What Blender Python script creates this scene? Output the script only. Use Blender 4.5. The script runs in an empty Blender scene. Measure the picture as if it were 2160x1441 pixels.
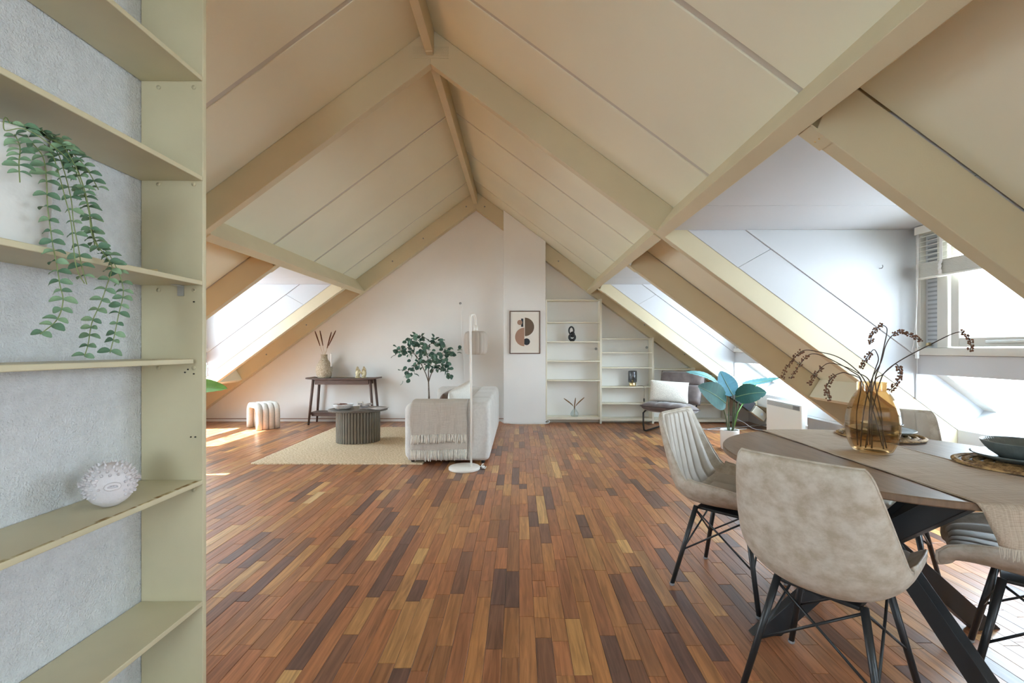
import bpy, bmesh, math, random
from math import sin, cos, pi, sqrt, radians, atan2
from mathutils import Vector, Matrix, noise
random.seed(7)
scn = bpy.context.scene
COL = scn.collection

# ------------------------------------------------------------------ camera
CAMZ, FPX, VX, VY = 1.2, 960.0, 1095.0, 736.0
cam_d = bpy.data.cameras.new('camera')
cam_d.lens = 16.0; cam_d.sensor_width = 36.0; cam_d.sensor_fit = 'HORIZONTAL'
cam_d.shift_x = -(VX - 1080.0) / 2160.0
cam_d.shift_y = (VY - 720.5) / 2160.0
cam_d.clip_start = 0.02
cam = bpy.data.objects.new('camera', cam_d); COL.objects.link(cam)
cam.location = (0, 0, CAMZ); cam.rotation_euler = (pi / 2, 0, 0)
scn.camera = cam

# ------------------------------------------------------------------ light
EXPOSURE = 3.9
scn.view_settings.view_transform = 'Standard'
scn.view_settings.look = 'None'
scn.view_settings.gamma = 1.0
scn.view_settings.use_curve_mapping = False
scn.view_settings.exposure = EXPOSURE
w = bpy.data.worlds.new('sky'); scn.world = w; w.use_nodes = True
wn = w.node_tree.nodes; wl = w.node_tree.links
bg = wn['Background']
tc = wn.new('ShaderNodeTexCoord'); sp = wn.new('ShaderNodeSeparateXYZ'); rmp = wn.new('ShaderNodeValToRGB')
wl.new(tc.outputs['Generated'], sp.inputs[0]); wl.new(sp.outputs['Z'], rmp.inputs['Fac']); wl.new(rmp.outputs['Color'], bg.inputs['Color'])
rmp.color_ramp.elements[0].position = 0.0; rmp.color_ramp.elements[0].color = (0.70, 0.80, 0.90, 1)
rmp.color_ramp.elements[1].position = 1.0; rmp.color_ramp.elements[1].color = (0.64, 0.86, 1.08, 1)
bg.inputs['Strength'].default_value = 1.6
sun_d = bpy.data.lights.new('sun', 'SUN'); sun_d.energy = 4.0; sun_d.angle = radians(0.6); sun_d.color = (1.0, 0.95, 0.86)
sun = bpy.data.objects.new('sun', sun_d); COL.objects.link(sun)
SUN_DIR = Vector((1.0, 0.62, -2.2)).normalized()
sun.rotation_euler = SUN_DIR.to_track_quat('-Z', 'Y').to_euler(); sun.location = (-9, -4, 9)
def portal(name, loc, rot, sx, sy):
    d = bpy.data.lights.new(name, 'AREA'); d.shape = 'RECTANGLE'; d.size = sx; d.size_y = sy; d.cycles.is_portal = True
    o = bpy.data.objects.new(name, d); COL.objects.link(o); o.location = loc; o.rotation_euler = rot
cy = scn.cycles
cy.max_bounces = 14; cy.diffuse_bounces = 8; cy.glossy_bounces = 4; cy.transmission_bounces = 8; cy.transparent_max_bounces = 16
cy.caustics_reflective = False; cy.caustics_refractive = False; cy.sample_clamp_indirect = 6.0

# ------------------------------------------------------------------ helpers
def at(px, py, Y):
    return Vector(((px - VX) / FPX * Y, Y, CAMZ + (VY - py) / FPX * Y))
def lin(h):
    h = h.lstrip('#'); r = []
    for i in (0, 2, 4):
        c = int(h[i:i + 2], 16) / 255
        r.append(c / 12.92 if c <= .04045 else ((c + .055) / 1.055) ** 2.4)
    return tuple(r)
def nodes(m):
    m.use_nodes = True
    return m.node_tree.nodes, m.node_tree.links, m.node_tree.nodes['Principled BSDF']
def mat(name, col, rough=.5, metal=0., var=0., vscale=6., bump=0., bscale=80., stretch=(1, 1, 1), spec=.5, sheen=0., col2=None, trans=0., emit=None, detail=4., coat=0.):
    m = bpy.data.materials.new(name); N, L, B = nodes(m)
    c = lin(col) if isinstance(col, str) else col
    B.inputs['Base Color'].default_value = (*c, 1); B.inputs['Roughness'].default_value = rough; B.inputs['Metallic'].default_value = metal
    B.inputs['Specular IOR Level'].default_value = spec
    if sheen: B.inputs['Sheen Weight'].default_value = sheen
    if coat: B.inputs['Coat Weight'].default_value = coat; B.inputs['Coat Roughness'].default_value = .15
    if trans: B.inputs['Transmission Weight'].default_value = trans
    if var or bump or col2:
        t = N.new('ShaderNodeTexCoord'); mp = N.new('ShaderNodeMapping'); mp.inputs['Scale'].default_value = stretch
        L.new(t.outputs['Object'], mp.inputs['Vector'])
    if var or col2:
        n = N.new('ShaderNodeTexNoise'); n.inputs['Scale'].default_value = vscale; n.inputs['Detail'].default_value = detail
        L.new(mp.outputs[0], n.inputs['Vector'])
        r = N.new('ShaderNodeValToRGB'); L.new(n.outputs['Fac'], r.inputs['Fac'])
        a = tuple(max(0, x * (1 - var)) for x in c); b = tuple(min(1, x * (1 + var)) for x in c)
        if col2: b = lin(col2)
        if col2: a = c
        r.color_ramp.elements[0].color = (*a, 1); r.color_ramp.elements[1].color = (*b, 1)
        r.color_ramp.elements[0].position = .35; r.color_ramp.elements[1].position = .65
        L.new(r.outputs['Color'], B.inputs['Base Color'])
    if bump:
        n2 = N.new('ShaderNodeTexNoise'); n2.inputs['Scale'].default_value = bscale; n2.inputs['Detail'].default_value = 3
        L.new(mp.outputs[0], n2.inputs['Vector'])
        bp = N.new('ShaderNodeBump'); bp.inputs['Strength'].default_value = bump; bp.inputs['Distance'].default_value = .01
        L.new(n2.outputs['Fac'], bp.inputs['Height']); L.new(bp.outputs[0], B.inputs['Normal'])
    return m
def weave(name, col, col2, sx, sy, rough=.9, bump=.5, axes=None):
    # cloth of crossing threads: two stretched noises
    m = bpy.data.materials.new(name); N, L, B = nodes(m)
    t = N.new('ShaderNodeTexCoord'); hs = []
    for st in ((sx, 6, 6), (6, sy, sy)):
        mp = N.new('ShaderNodeMapping'); mp.inputs['Scale'].default_value = st; L.new(t.outputs['Object'], mp.inputs['Vector'])
        n = N.new('ShaderNodeTexNoise'); n.inputs['Scale'].default_value = 1; n.inputs['Detail'].default_value = 1.5; L.new(mp.outputs[0], n.inputs['Vector']); hs.append(n)
    ad = N.new('ShaderNodeMath'); ad.operation = 'ADD'; L.new(hs[0].outputs['Fac'], ad.inputs[0]); L.new(hs[1].outputs['Fac'], ad.inputs[1])
    r = N.new('ShaderNodeValToRGB'); r.color_ramp.elements[0].position = .38; r.color_ramp.elements[1].position = .62
    hf = N.new('ShaderNodeMath'); hf.operation = 'MULTIPLY'; hf.inputs[1].default_value = .5; L.new(ad.outputs[0], hf.inputs[0])
    r.color_ramp.elements[0].color = (*lin(col), 1); r.color_ramp.elements[1].color = (*lin(col2), 1)
    L.new(hf.outputs[0], r.inputs['Fac']); L.new(r.outputs['Color'], B.inputs['Base Color'])
    bp = N.new('ShaderNodeBump'); bp.inputs['Strength'].default_value = bump; bp.inputs['Distance'].default_value = .004
    L.new(ad.outputs[0], bp.inputs['Height']); L.new(bp.outputs[0], B.inputs['Normal']); B.inputs['Roughness'].default_value = rough
    B.inputs['Specular IOR Level'].default_value = .2
    return m
def thin_glass(name, tint, gloss=1.0, rough=.0):
    m = bpy.data.materials.new(name); m.use_nodes = True; N = m.node_tree.nodes; L = m.node_tree.links; N.clear()
    o = N.new('ShaderNodeOutputMaterial'); tr = N.new('ShaderNodeBsdfTransparent'); gl = N.new('ShaderNodeBsdfGlossy'); fr = N.new('ShaderNodeLayerWeight'); mx = N.new('ShaderNodeMixShader')
    tr.inputs['Color'].default_value = (*tint, 1); gl.inputs['Roughness'].default_value = rough; fr.inputs['Blend'].default_value = .5; pw = N.new('ShaderNodeMath'); pw.operation = 'POWER'; pw.inputs[1].default_value = 4.0; L.new(fr.outputs['Facing'], pw.inputs[0])
    mu = N.new('ShaderNodeMath'); mu.operation = 'MULTIPLY_ADD'; mu.inputs[1].default_value = .6 * gloss; mu.inputs[2].default_value = .04 * gloss
    L.new(pw.outputs[0], mu.inputs[0]); L.new(mu.outputs[0], mx.inputs['Fac']); L.new(tr.outputs[0], mx.inputs[1]); L.new(gl.outputs[0], mx.inputs[2]); L.new(mx.outputs[0], o.inputs['Surface'])
    return m

class MB:
    def __init__(s): s.v = []; s.f = []; s.c = []
    def add(s, vs, fs, M=None):
        k = len(s.v)
        s.v += [tuple(M @ Vector(v)) for v in vs] if M else [tuple(v) for v in vs]
        s.f += [tuple(i + k for i in f) for f in fs]; return s
    def box(s, x0, x1, y0, y1, z0, z1, M=None):
        x0, x1 = min(x0, x1), max(x0, x1); y0, y1 = min(y0, y1), max(y0, y1); z0, z1 = min(z0, z1), max(z0, z1)
        vs = [(x0, y0, z0), (x1, y0, z0), (x1, y1, z0), (x0, y1, z0), (x0, y0, z1), (x1, y0, z1), (x1, y1, z1), (x0, y1, z1)]
        return s.add(vs, [(3, 2, 1, 0), (4, 5, 6, 7), (0, 1, 5, 4), (1, 2, 6, 5), (2, 3, 7, 6), (3, 0, 4, 7)], M)
    def prism(s, poly, y0, y1, M=None):          # poly of (x,z), along y
        n = len(poly)
        a = sum(poly[i][0] * poly[(i + 1) % n][1] - poly[(i + 1) % n][0] * poly[i][1] for i in range(n))
        if a < 0: poly = poly[::-1]
        vs = [(p[0], y0, p[1]) for p in poly] + [(p[0], y1, p[1]) for p in poly]
        fs = [tuple(range(n)), tuple(range(2 * n - 1, n - 1, -1))] + [(i, i + n, (i + 1) % n + n, (i + 1) % n) for i in range(n)]
        return s.add(vs, fs, M)
    def tube(s, pts, r, n=8, cap=True, M=None, closed=False):
        pts = [Vector(p) for p in pts]; m = len(pts); rs = r if isinstance(r, (list, tuple)) else [r] * m
        vs = []; up = None
        for i, p in enumerate(pts):
            if closed: d = pts[(i + 1) % m] - pts[i - 1]
            else: d = pts[min(i + 1, m - 1)] - pts[max(i - 1, 0)]
            d = d.normalized() if d.length > 1e-9 else Vector((0, 0, 1))
            if up is None:
                up = Vector((0, 0, 1)) if abs(d.z) < .9 else Vector((1, 0, 0))
            a = d.cross(up); a = a.normalized() if a.length > 1e-6 else d.orthogonal().normalized()
            b = a.cross(d).normalized(); up = b
            for k in range(n):
                t = 2 * pi * k / n; vs.append(p + (a * cos(t) + b * sin(t)) * rs[i])
        fs = []
        for i in range(m if closed else m - 1):
            j = (i + 1) % m
            for k in range(n):
                fs.append((i * n + k, i * n + (k + 1) % n, j * n + (k + 1) % n, j * n + k))
        if cap and not closed:
            fs.append(tuple(range(n - 1, -1, -1))); fs.append(tuple((m - 1) * n + k for k in range(n)))
        return s.add(vs, fs, M)
    def lathe(s, prof, n=24, M=None, fn=None, cap0=True, cap1=True):   # prof (r,z)
        vs = []; m = len(prof)
        for r, z in prof:
            for k in range(n):
                t = 2 * pi * k / n; q = fn(t, r, z) if fn else r
                vs.append((q * cos(t), q * sin(t), z))
        fs = [(i * n + k, i * n + (k + 1) % n, (i + 1) * n + (k + 1) % n, (i + 1) * n + k) for i in range(m - 1) for k in range(n)]
        if cap0: fs.append(tuple(range(n - 1, -1, -1)))
        if cap1: fs.append(tuple((m - 1) * n + k for k in range(n)))
        return s.add(vs, fs, M)
    def grid(s, fn, nu, nv, M=None, closed_u=False):
        vs = [fn(i / (nu if closed_u else nu - 1), j / (nv - 1)) for j in range(nv) for i in range(nu)]
        fs = []
        for j in range(nv - 1):
            for i in range(nu if closed_u else nu - 1):
                i2 = (i + 1) % nu
                fs.append((j * nu + i, j * nu + i2, (j + 1) * nu + i2, (j + 1) * nu + i))
        return s.add(vs, fs, M)
    def ball(s, c, r, n=8, m=6, M=None, sc=(1, 1, 1)):
        c = Vector(c); vs = []
        for j in range(1, m):
            p = pi * j / m
            for k in range(n):
                t = 2 * pi * k / n
                vs.append((c.x + r * sc[0] * sin(p) * cos(t), c.y + r * sc[1] * sin(p) * sin(t), c.z + r * sc[2] * cos(p)))
        vs += [(c.x, c.y, c.z + r * sc[2]), (c.x, c.y, c.z - r * sc[2])]; T = len(vs) - 2
        fs = [(j * n + k, (j + 1) * n + k, (j + 1) * n + (k + 1) % n, j * n + (k + 1) % n) for j in range(m - 2) for k in range(n)]
        fs += [(T, k, (k + 1) % n) for k in range(n)] + [(T + 1, (m - 2) * n + (k + 1) % n, (m - 2) * n + k) for k in range(n)]
        return s.add(vs, fs, M)
    def mesh(s, name, material, smooth=False):
        me = bpy.data.meshes.new(name); me.from_pydata(s.v, [], s.f); me.update()
        if material: me.materials.append(material)
        if smooth: me.shade_smooth()
        return me
    def build(s, name, material, parent=None, smooth=False, bevel=0., seg=2, sub=0, solid=0., loc=None, auto=None):
        o = bpy.data.objects.new(name, s.mesh(name, material, smooth or bool(sub))); COL.objects.link(o)
        if parent is not None: o.parent = parent
        if loc is not None: o.location = loc
        if solid:
            q = o.modifiers.new('solid', 'SOLIDIFY'); q.thickness = solid; q.offset = 0
        if bevel:
            q = o.modifiers.new('bevel', 'BEVEL'); q.width = bevel; q.segments = seg; q.limit_method = 'ANGLE'; q.angle_limit = radians(40)
            o.data.shade_smooth()
            q2 = o.modifiers.new('wn', 'WEIGHTED_NORMAL')
        if sub:
            q = o.modifiers.new('sub', 'SUBSURF'); q.levels = sub; q.render_levels = sub
        return o
def tag(o, label=None, cat=None, group=None, kind=None):
    if label: o['label'] = label
    if cat: o['category'] = cat
    if group: o['group'] = group
    if kind: o['kind'] = kind
    return o
def thing(name, label, cat, loc=(0, 0, 0), rz=0., group=None):
    o = bpy.data.objects.new(name, None); COL.objects.link(o); o.empty_display_size = .05
    o.location = loc; o.rotation_euler = (0, 0, rz)
    return tag(o, label, cat, group)
def setting(name, loc=(0, 0, 0)):
    o = bpy.data.objects.new(name, None); COL.objects.link(o); o.location = loc; o.empty_display_size = .05; o['kind'] = 'structure'; return o
def inst(name, me, parent, M):
    o = bpy.data.objects.new(name, me); COL.objects.link(o); o.parent = parent; o.matrix_local = M; return o
def kids(o): return [c for c in bpy.data.objects if c.parent == o]
def copy_tree(o, loc, rz, label, group=None):
    r = o.copy(); COL.objects.link(r); r.location = loc; r.rotation_euler = (0, 0, rz); r['label'] = label
    def rec(a, b):
        for c in list(a.children):
            d = c.copy(); COL.objects.link(d); d.parent = b; rec(c, d)
    rec(o, r); return r
def cat_rom(pts, n):
    pts = [tuple(p) for p in pts]; out = []; m = len(pts) - 1
    for k in range(n):
        t = k / (n - 1) * m; i = min(int(t), m - 1); f = t - i
        p0 = pts[max(i - 1, 0)]; p1 = pts[i]; p2 = pts[i + 1]; p3 = pts[min(i + 2, m)]
        out.append(tuple(.5 * (2 * b + (c - a) * f + (2 * a - 5 * b + 4 * c - d) * f * f + (3 * b - a - 3 * c + d) * f ** 3) for a, b, c, d in zip(p0, p1, p2, p3)))
    return out
def T(x, y, z): return Matrix.Translation((x, y, z))
def RZ(a): return Matrix.Rotation(a, 4, 'Z')
def RX_(a): return Matrix.Rotation(a, 4, 'X')
def RY_(a): return Matrix.Rotation(a, 4, 'Y')
def frame_to(p, d, up=Vector((0, 0, 1)), s=1.):
    # matrix whose +Y runs along d at p
    d = Vector(d).normalized(); x = d.cross(up); x = x.normalized() if x.length > 1e-5 else d.orthogonal().normalized(); z = x.cross(d)
    M = Matrix((x, d, z)).transposed().to_4x4(); M.translation = p
    return M @ Matrix.Scale(s, 4)

# ------------------------------------------------------------------ materials
m_ceil = mat('cream_ceiling_paint', (.77, .75, .60), .55, var=.03, vscale=1.2, bump=.04, bscale=300)
m_beam = mat('cream_beam_paint', (.60, .53, .36), .45, var=.04, vscale=2.0, bump=.05, bscale=150)
m_seam = mat('seam_grey_cream', (.56, .535, .47), .6)
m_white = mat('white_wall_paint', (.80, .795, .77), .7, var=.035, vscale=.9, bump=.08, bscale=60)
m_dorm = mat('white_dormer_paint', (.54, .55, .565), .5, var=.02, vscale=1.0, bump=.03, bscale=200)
m_plaster = mat('rough_plaster', (.67, .69, .71), .85, var=.05, vscale=30, bump=.9, bscale=160)
m_shelfp = mat('ivory_shelf_paint', (.58, .525, .355), .42, var=.05, vscale=4, bump=.03, bscale=200)
m_shelfw = mat('white_shelf_paint', (.74, .70, .57), .45, var=.02)
m_frame = mat('window_frame_paint', (.62, .60, .54), .4, var=.02)
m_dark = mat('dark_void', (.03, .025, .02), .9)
m_black = mat('black_metal', (.018, .020, .022), .38, spec=.5)
m_pane = thin_glass('window_glass', (.97, .985, .98), .6)
m_gold = mat('brass', (.78, .62, .34), .28, metal=1.)
m_cordw = mat('white_plastic', (.80, .80, .78), .4)
m_grey = mat('grey_plastic', (.30, .31, .32), .45)
# ------------------------------------------------------------------ room shell
RX, AH, SL = -0.71, 3.48, 0.74
YB, YF = -2.6, 7.52
U_KNEE = 4.5
def hl(u): return AH - SL * u
def pt(s, u, e=0.): return (RX + s * u, hl(u) + e)
def uz(s, u, z): return (RX + s * u, z)
Y_B1, Y_B2 = -2.02, -.10
Y_NEAR, Y_MID, Y_A, Y_D, Y_FAR = 1.82, 3.64, 4.84, 6.70, 7.40
RT = .07

# floor ------------------------------------------------------------
def plank_material():
    m = bpy.data.materials.new('merbau_parquet'); N, L, B = nodes(m)
    at_ = N.new('ShaderNodeVertexColor'); at_.layer_name = 'tone'
    g = N.new('ShaderNodeNewGeometry')
    sc = N.new('ShaderNodeVectorMath'); sc.operation = 'SCALE'; sc.inputs['Scale'].default_value = 37.0; L.new(at_.outputs['Color'], sc.inputs[0])
    ad = N.new('ShaderNodeVectorMath'); ad.operation = 'ADD'; L.new(g.outputs['Position'], ad.inputs[0]); L.new(sc.outputs[0], ad.inputs[1])
    mp = N.new('ShaderNodeMapping'); mp.inputs['Scale'].default_value = (45, 3.0, 1); L.new(ad.outputs[0], mp.inputs['Vector'])
    n = N.new('ShaderNodeTexNoise'); n.inputs['Scale'].default_value = 1.0; n.inputs['Detail'].default_value = 5; n.inputs['Distortion'].default_value = 1.2; L.new(mp.outputs[0], n.inputs['Vector'])
    r = N.new('ShaderNodeValToRGB'); r.color_ramp.elements[0].position = .3; r.color_ramp.elements[0].color = (.62, .58, .54, 1); r.color_ramp.elements[1].position = .7; r.color_ramp.elements[1].color = (1.25, 1.22, 1.2, 1)
    L.new(n.outputs['Fac'], r.inputs['Fac'])
    mx = N.new('ShaderNodeMix'); mx.data_type = 'RGBA'; mx.blend_type = 'MULTIPLY'; mx.inputs['Factor'].default_value = 1.
    L.new(at_.outputs['Color'], mx.inputs['A']); L.new(r.outputs['Color'], mx.inputs['B']); L.new(mx.outputs['Result'], B.inputs['Base Color'])
    B.inputs['Roughness'].default_value = .33; B.inputs['Specular IOR Level'].default_value = .45
    rn = N.new('ShaderNodeTexNoise'); rn.inputs['Scale'].default_value = 2.2; L.new(g.outputs['Position'], rn.inputs['Vector'])
    mr = N.new('ShaderNodeMapRange'); mr.inputs['To Min'].default_value = .24; mr.inputs['To Max'].default_value = .40; L.new(rn.outputs['Fac'], mr.inputs['Value']); L.new(mr.outputs[0], B.inputs['Roughness'])
    bp = N.new('ShaderNodeBump'); bp.inputs['Strength'].default_value = .06; bp.inputs['Distance'].default_value = .002; L.new(n.outputs['Fac'], bp.inputs['Height']); L.new(bp.outputs[0], B.inputs['Normal'])
    return m
m_plank = plank_material()
TONES = [('#aa774e', 6), ('#b37e50', 6), ('#996a48', 6), ('#805a46', 5), ('#6d5046', 3), ('#b28455', 3), ('#be8f59', 2), ('#9e6a4a', 7), ('#b07650', 5), ('#cba26a', .9), ('#d6b888', .2), ('#a8704a', 7)]
def plank_tone():
    t = random.choices([a for a, _ in TONES], [b for _, b in TONES])[0]
    k = random.uniform(.92, 1.08); return tuple(min(1, c * k) for c in lin(t))
floor = MB().box(RX - 4.7, RX + 4.7, YB, YF + .05, -.06, -.012).build('floor', m_dark)
floor['kind'] = 'structure'
planks = []
PW = .0675
x = VX * 0 - 78 * PW
while x < RX + U_KNEE:
    y = YB + random.uniform(-.45, 0)
    while y < YF:
        L_ = random.choices([random.uniform(.14, .24), random.uniform(.26, .42), random.uniform(.42, .62)], [1, 3, 3])[0]
        if x + PW > RX - U_KNEE: planks.append((x, x + PW, max(y, YB), min(y + L_, YF)))
        y += L_
    x += PW
def plank_geo(p):
    g = .0005; c = .0012; x0, x1, y0, y1 = p[0] + g, p[1] - g, p[2] + g, p[3] - g
    dz = random.uniform(-.0006, .0004); zt = dz; zb = -.012
    vs = [(x0 + c, y0 + c, zt), (x1 - c, y0 + c, zt), (x1 - c, y1 - c, zt), (x0 + c, y1 - c, zt),
          (x0, y0, zt - c), (x1, y0, zt - c), (x1, y1, zt - c), (x0, y1, zt - c), (x0, y0, zb), (x1, y0, zb), (x1, y1, zb), (x0, y1, zb)]
    fs = [(0, 1, 2, 3)] + [(4 + i, 4 + (i + 1) % 4, (i + 1) % 4, i) for i in range(4)] + [(8 + i, 8 + (i + 1) % 4, 4 + (i + 1) % 4, 4 + i) for i in range(4)]
    return vs, fs
def paint(me, tones, per):
    ca = me.color_attributes.new('tone', 'FLOAT_COLOR', 'POINT')
    buf = []
    for t in tones: buf += [*t, 1.] * per
    ca.data.foreach_set('color', buf)
def seen_size(p):
    cx, cyy = (p[0] + p[1]) / 2, (p[2] + p[3]) / 2
    if cyy < 1.5 or not (-.70 < cx / cyy < 1.13): return 0
    if 1.0 < cx and 1.3 < cyy < 2.4: return .3 * (p[3] - p[2]) / cyy ** 3
    return (p[3] - p[2]) / cyy ** 3
planks.sort(key=seen_size, reverse=True)
for p in planks[:300]:
    vs, fs = plank_geo(p); me = bpy.data.meshes.new('plank'); me.from_pydata(vs, [], fs); paint(me, [plank_tone()], 12); me.materials.append(m_plank)
    o = bpy.data.objects.new('plank', me); COL.objects.link(o); o.parent = floor
mb = MB(); tones = []
for p in planks[300:]:
    mb.add(*plank_geo(p)); tones.append(plank_tone())
me = mb.mesh('parquet', m_plank); paint(me, tones, 12)
o = bpy.data.objects.new('parquet', me); COL.objects.link(o); o.parent = floor; o['kind'] = 'stuff'

# gable walls ------------------------------------------------------
def gable(e, U=4.62): return [(RX - U, -.05), (RX + U, -.05), (RX + U, hl(U) + e), (RX, AH + e), (RX - U, hl(U) + e)]
wall_far = MB().prism(gable(.36), YF, YF + .12).build('wall_far', m_white); wall_far['kind'] = 'structure'
wall_far['label'] = 'stained white gable wall at the far end'
# back gable behind the viewer, with an unseen window added for fill light
GB0, GB1, GBZ = -.75, .45, .9
def hr(x): return hl(abs(x - RX)) + .36
gtop = lambda x: 2.1
mb = MB()
mb.prism([(RX - 4.62, -.05), (GB0, -.05), (GB0, hr(GB0)), (RX - 4.62, hl(4.62) + .36)], YB - .12, YB)
mb.prism([(GB1, -.05), (RX + 4.62, -.05), (RX + 4.62, hl(4.62) + .36), (GB1, hr(GB1))], YB - .12, YB)
mb.prism([(GB0, -.05), (GB1, -.05), (GB1, GBZ), (GB0, GBZ)], YB - .12, YB)
xs = [GB0, RX, GB1]
for xa, xb in zip(xs[:-1], xs[1:]): mb.prism([(xa, gtop(xa)), (xb, gtop(xb)), (xb, hr(xb)), (xa, hr(xa))], YB - .12, YB)
wall_back = mb.build('wall_back', m_white); wall_back['kind'] = 'structure'
w5 = setting('added_window_5', (0, YB - .06, 0))
for xx in (GB0, -.13, GB1 - .07):
    MB().box(xx, xx + .07, -.04, .04, GBZ, min(gtop(xx), gtop(xx + .07)) - .002).build('post', m_frame, w5, bevel=.006)
MB().box(GB0, GB1, -.04, .04, GBZ, GBZ + .07).build('rail', m_frame, w5, bevel=.006)
MB().prism([(GB0, GBZ)] + [(x_, gtop(x_) + .02) for x_ in xs] + [(GB1, GBZ)], -.006, .006).build('pane', m_pane, w5)

# partition with the built-in shelves ------------------------------
XW, XFR, YU = -1.29, -1.077, 1.55
wall_left = MB().prism([(XW - .08, 0), (XW, 0), (XW, hl(RX - XW) + .28), (XW - .08, hl(RX - XW + .08) + .28)], YB, YU + .018).build('wall_left', m_plaster)
wall_left['kind'] = 'structure'; wall_left['label'] = 'rough plastered partition behind the built-in shelves'

# ceiling ----------------------------------------------------------
ceiling = setting('ceiling')
seams = [2.0 + .975 * k for k in range(-4, 6)]
edges = [YB] + [y for y in seams if y > YB] + [YF]
def panel(s, u0, u1, y0, y1, e=.29, g=.019):
    return MB().prism([pt(s, u0, e), pt(s, u1, e), pt(s, u1, e + .05), pt(s, u0, e + .05)], y0 + g, y1 - g).build('panel', m_ceil, ceiling, bevel=.004)
for s in (1, -1):
    for y0, y1 in zip(edges[:-1], edges[1:]): panel(s, 0.0, 1.95, y0, y1)
    for y0, y1 in ((YB, Y_B1 - .005), (Y_B2 + .02, Y_NEAR - .005), (Y_MID + .02, Y_A - .005), (Y_D + .02, YF)):
        if s < 0 and abs(y0 - Y_MID) < .1:
            # unseen roof light beyond the partition, added to throw a sun patch
            for ua, ub in ((1.955, 2.84), (3.10, 3.95)): panel(s, ua, ub, y0, y1, g=.0)
            panel(s, 2.84, 3.10, 3.92, y1, g=.0)
            for ua, ub, yc in ((1.9, 2.84, y0), (3.10, 4.6, y0), (2.84, 3.10, 3.92)):
                MB().prism([pt(s, ua, .345), pt(s, ub, .345), pt(s, ub, .40), pt(s, ua, .40)], yc, y1 + .045).build('roof_deck', m_beam, ceiling)
            w8 = setting('added_window_8')
            MB().prism([pt(s, 2.84, .37), pt(s, 3.10, .37), pt(s, 3.10, .38), pt(s, 2.84, .38)], y0, 3.92).build('pane', m_pane, w8)
        else:
            panel(s, 1.955, 3.95, y0, y1, g=.0)
            MB().prism([pt(s, 1.9, .345), pt(s, 4.6, .345), pt(s, 4.6, .40), pt(s, 1.9, .40)], y0, y1 + (.045 if y1 < 7 else 0)).build('roof_deck', m_beam, ceiling)
        # perpendicular eaves board that closes the sloping panel
        MB().prism([pt(s, 3.906, .289), pt(s, 3.79, .02), uz(s, 3.87, .658), pt(s, 3.96, .289)], y0, y1).build('eaves_board', m_ceil, ceiling, bevel=.004)
    MB().prism([pt(s, 0, .300), pt(s, 1.96, .300), pt(s, 1.96, .40), pt(s, 0, .40)], YB, YF).build('roof_deck', m_seam, ceiling)
    # purlin, its sides square to the slope
    b0, b1 = pt(s, 1.80, -.015), pt(s, 1.865, -.015); n = (s * .595 * .252, .804 * .252)
    pl = [b0, b1, (b1[0] + n[0], b1[1] + n[1]), (b0[0] + n[0], b0[1] + n[1])]
    for ya, yb in ((YB, Y_MID - .004), (Y_MID + RT, Y_FAR)):
        pu = MB().prism(pl, ya, yb).build('purlin', m_beam, ceiling, bevel=.004)
    # rafters
    for y0, u0 in ((Y_MID, 0.), (Y_FAR, 0.)):
        MB().prism([pt(s, u0, 0), pt(s, 4.5, 0), pt(s, 4.5, .288), pt(s, u0, .288)], y0, y0 + (RT if y0 < 7 else .11)).build('rafter', m_beam, ceiling, bevel=.004)
    for y0 in (Y_B1, Y_B2, Y_NEAR, Y_A, Y_D, Y_MID):
        MB().prism([pt(s, 1.96, .289), pt(s, 4.6, .289), pt(s, 4.6, .42), pt(s, 1.96, .42)], y0 + .012, y0 + RT).build('leak_filler', m_beam, ceiling)  # filler added above the rafter to block a light leak
        if y0 == Y_MID: continue
        MB().prism([pt(s, 1.90, 0), pt(s, 4.5, 0), pt(s, 4.5, .288), pt(s, 1.985, .288)], y0, y0 + RT).build('rafter', m_beam, ceiling, bevel=.004)
        # steel shoe with two screws under the rafter end
        q0, q1 = pt(s, 1.872, -.006), pt(s, 1.96, -.006)
        br = MB().prism([q0, q1, (q1[0], q1[1] + .012), (q0[0], q0[1] + .012)], y0 - .004, y0 + RT + .004).build('bracket', m_beam, ceiling)
        for dy in (.022, .048):
            MB().lathe([(.0, -.003), (.004, -.002), (.004, .004)], 8, T(RX + s * 1.925, y0 + dy, hl(1.925) - .006)).build('screw', m_gold, br)
# ridge beam
for ya, yb in ((YB, Y_MID - .006), (Y_MID + RT, Y_FAR)):
    MB().box(RX - .035, RX + .03, ya, yb, 3.555, 3.78).build('ridge_beam', m_beam, ceiling, bevel=.004)
MB().box(RX - .03, RX + .025, Y_MID - .05, Y_MID, 3.545, 3.60).build('block', m_beam, ceiling, bevel=.003)
# pressed nail plate on the mid truss
npl = MB().box(-.145, .145, -.004, 0, -.05, .05).build('nail_plate', m_beam, ceiling, loc=(RX, Y_MID, AH + .09))
teeth = MB()
for i in range(18):
    for j in range(8):
        xx = -.135 + i * .0155 + (j % 2) * .006; zz = -.043 + j * .0115
        teeth.box(xx, xx + .009, -.0062, -.004, zz, zz + .005)
t_ = teeth.build('teeth', m_beam, npl); t_['kind'] = 'stuff'
# bolts in the far truss
bolt = MB().lathe([(.0, -.012), (.009, -.01), (.012, 0), (.012, .004)], 10, RX_(-pi / 2)).mesh('bolt', m_grey)
for s in (1, -1):
    for u in (.15, .85, 1.35, 1.98, 2.75, 3.4):
        p = pt(s, u, .145); inst('bolt', bolt, ceiling, T(p[0], Y_FAR - .001, p[1]))

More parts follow.
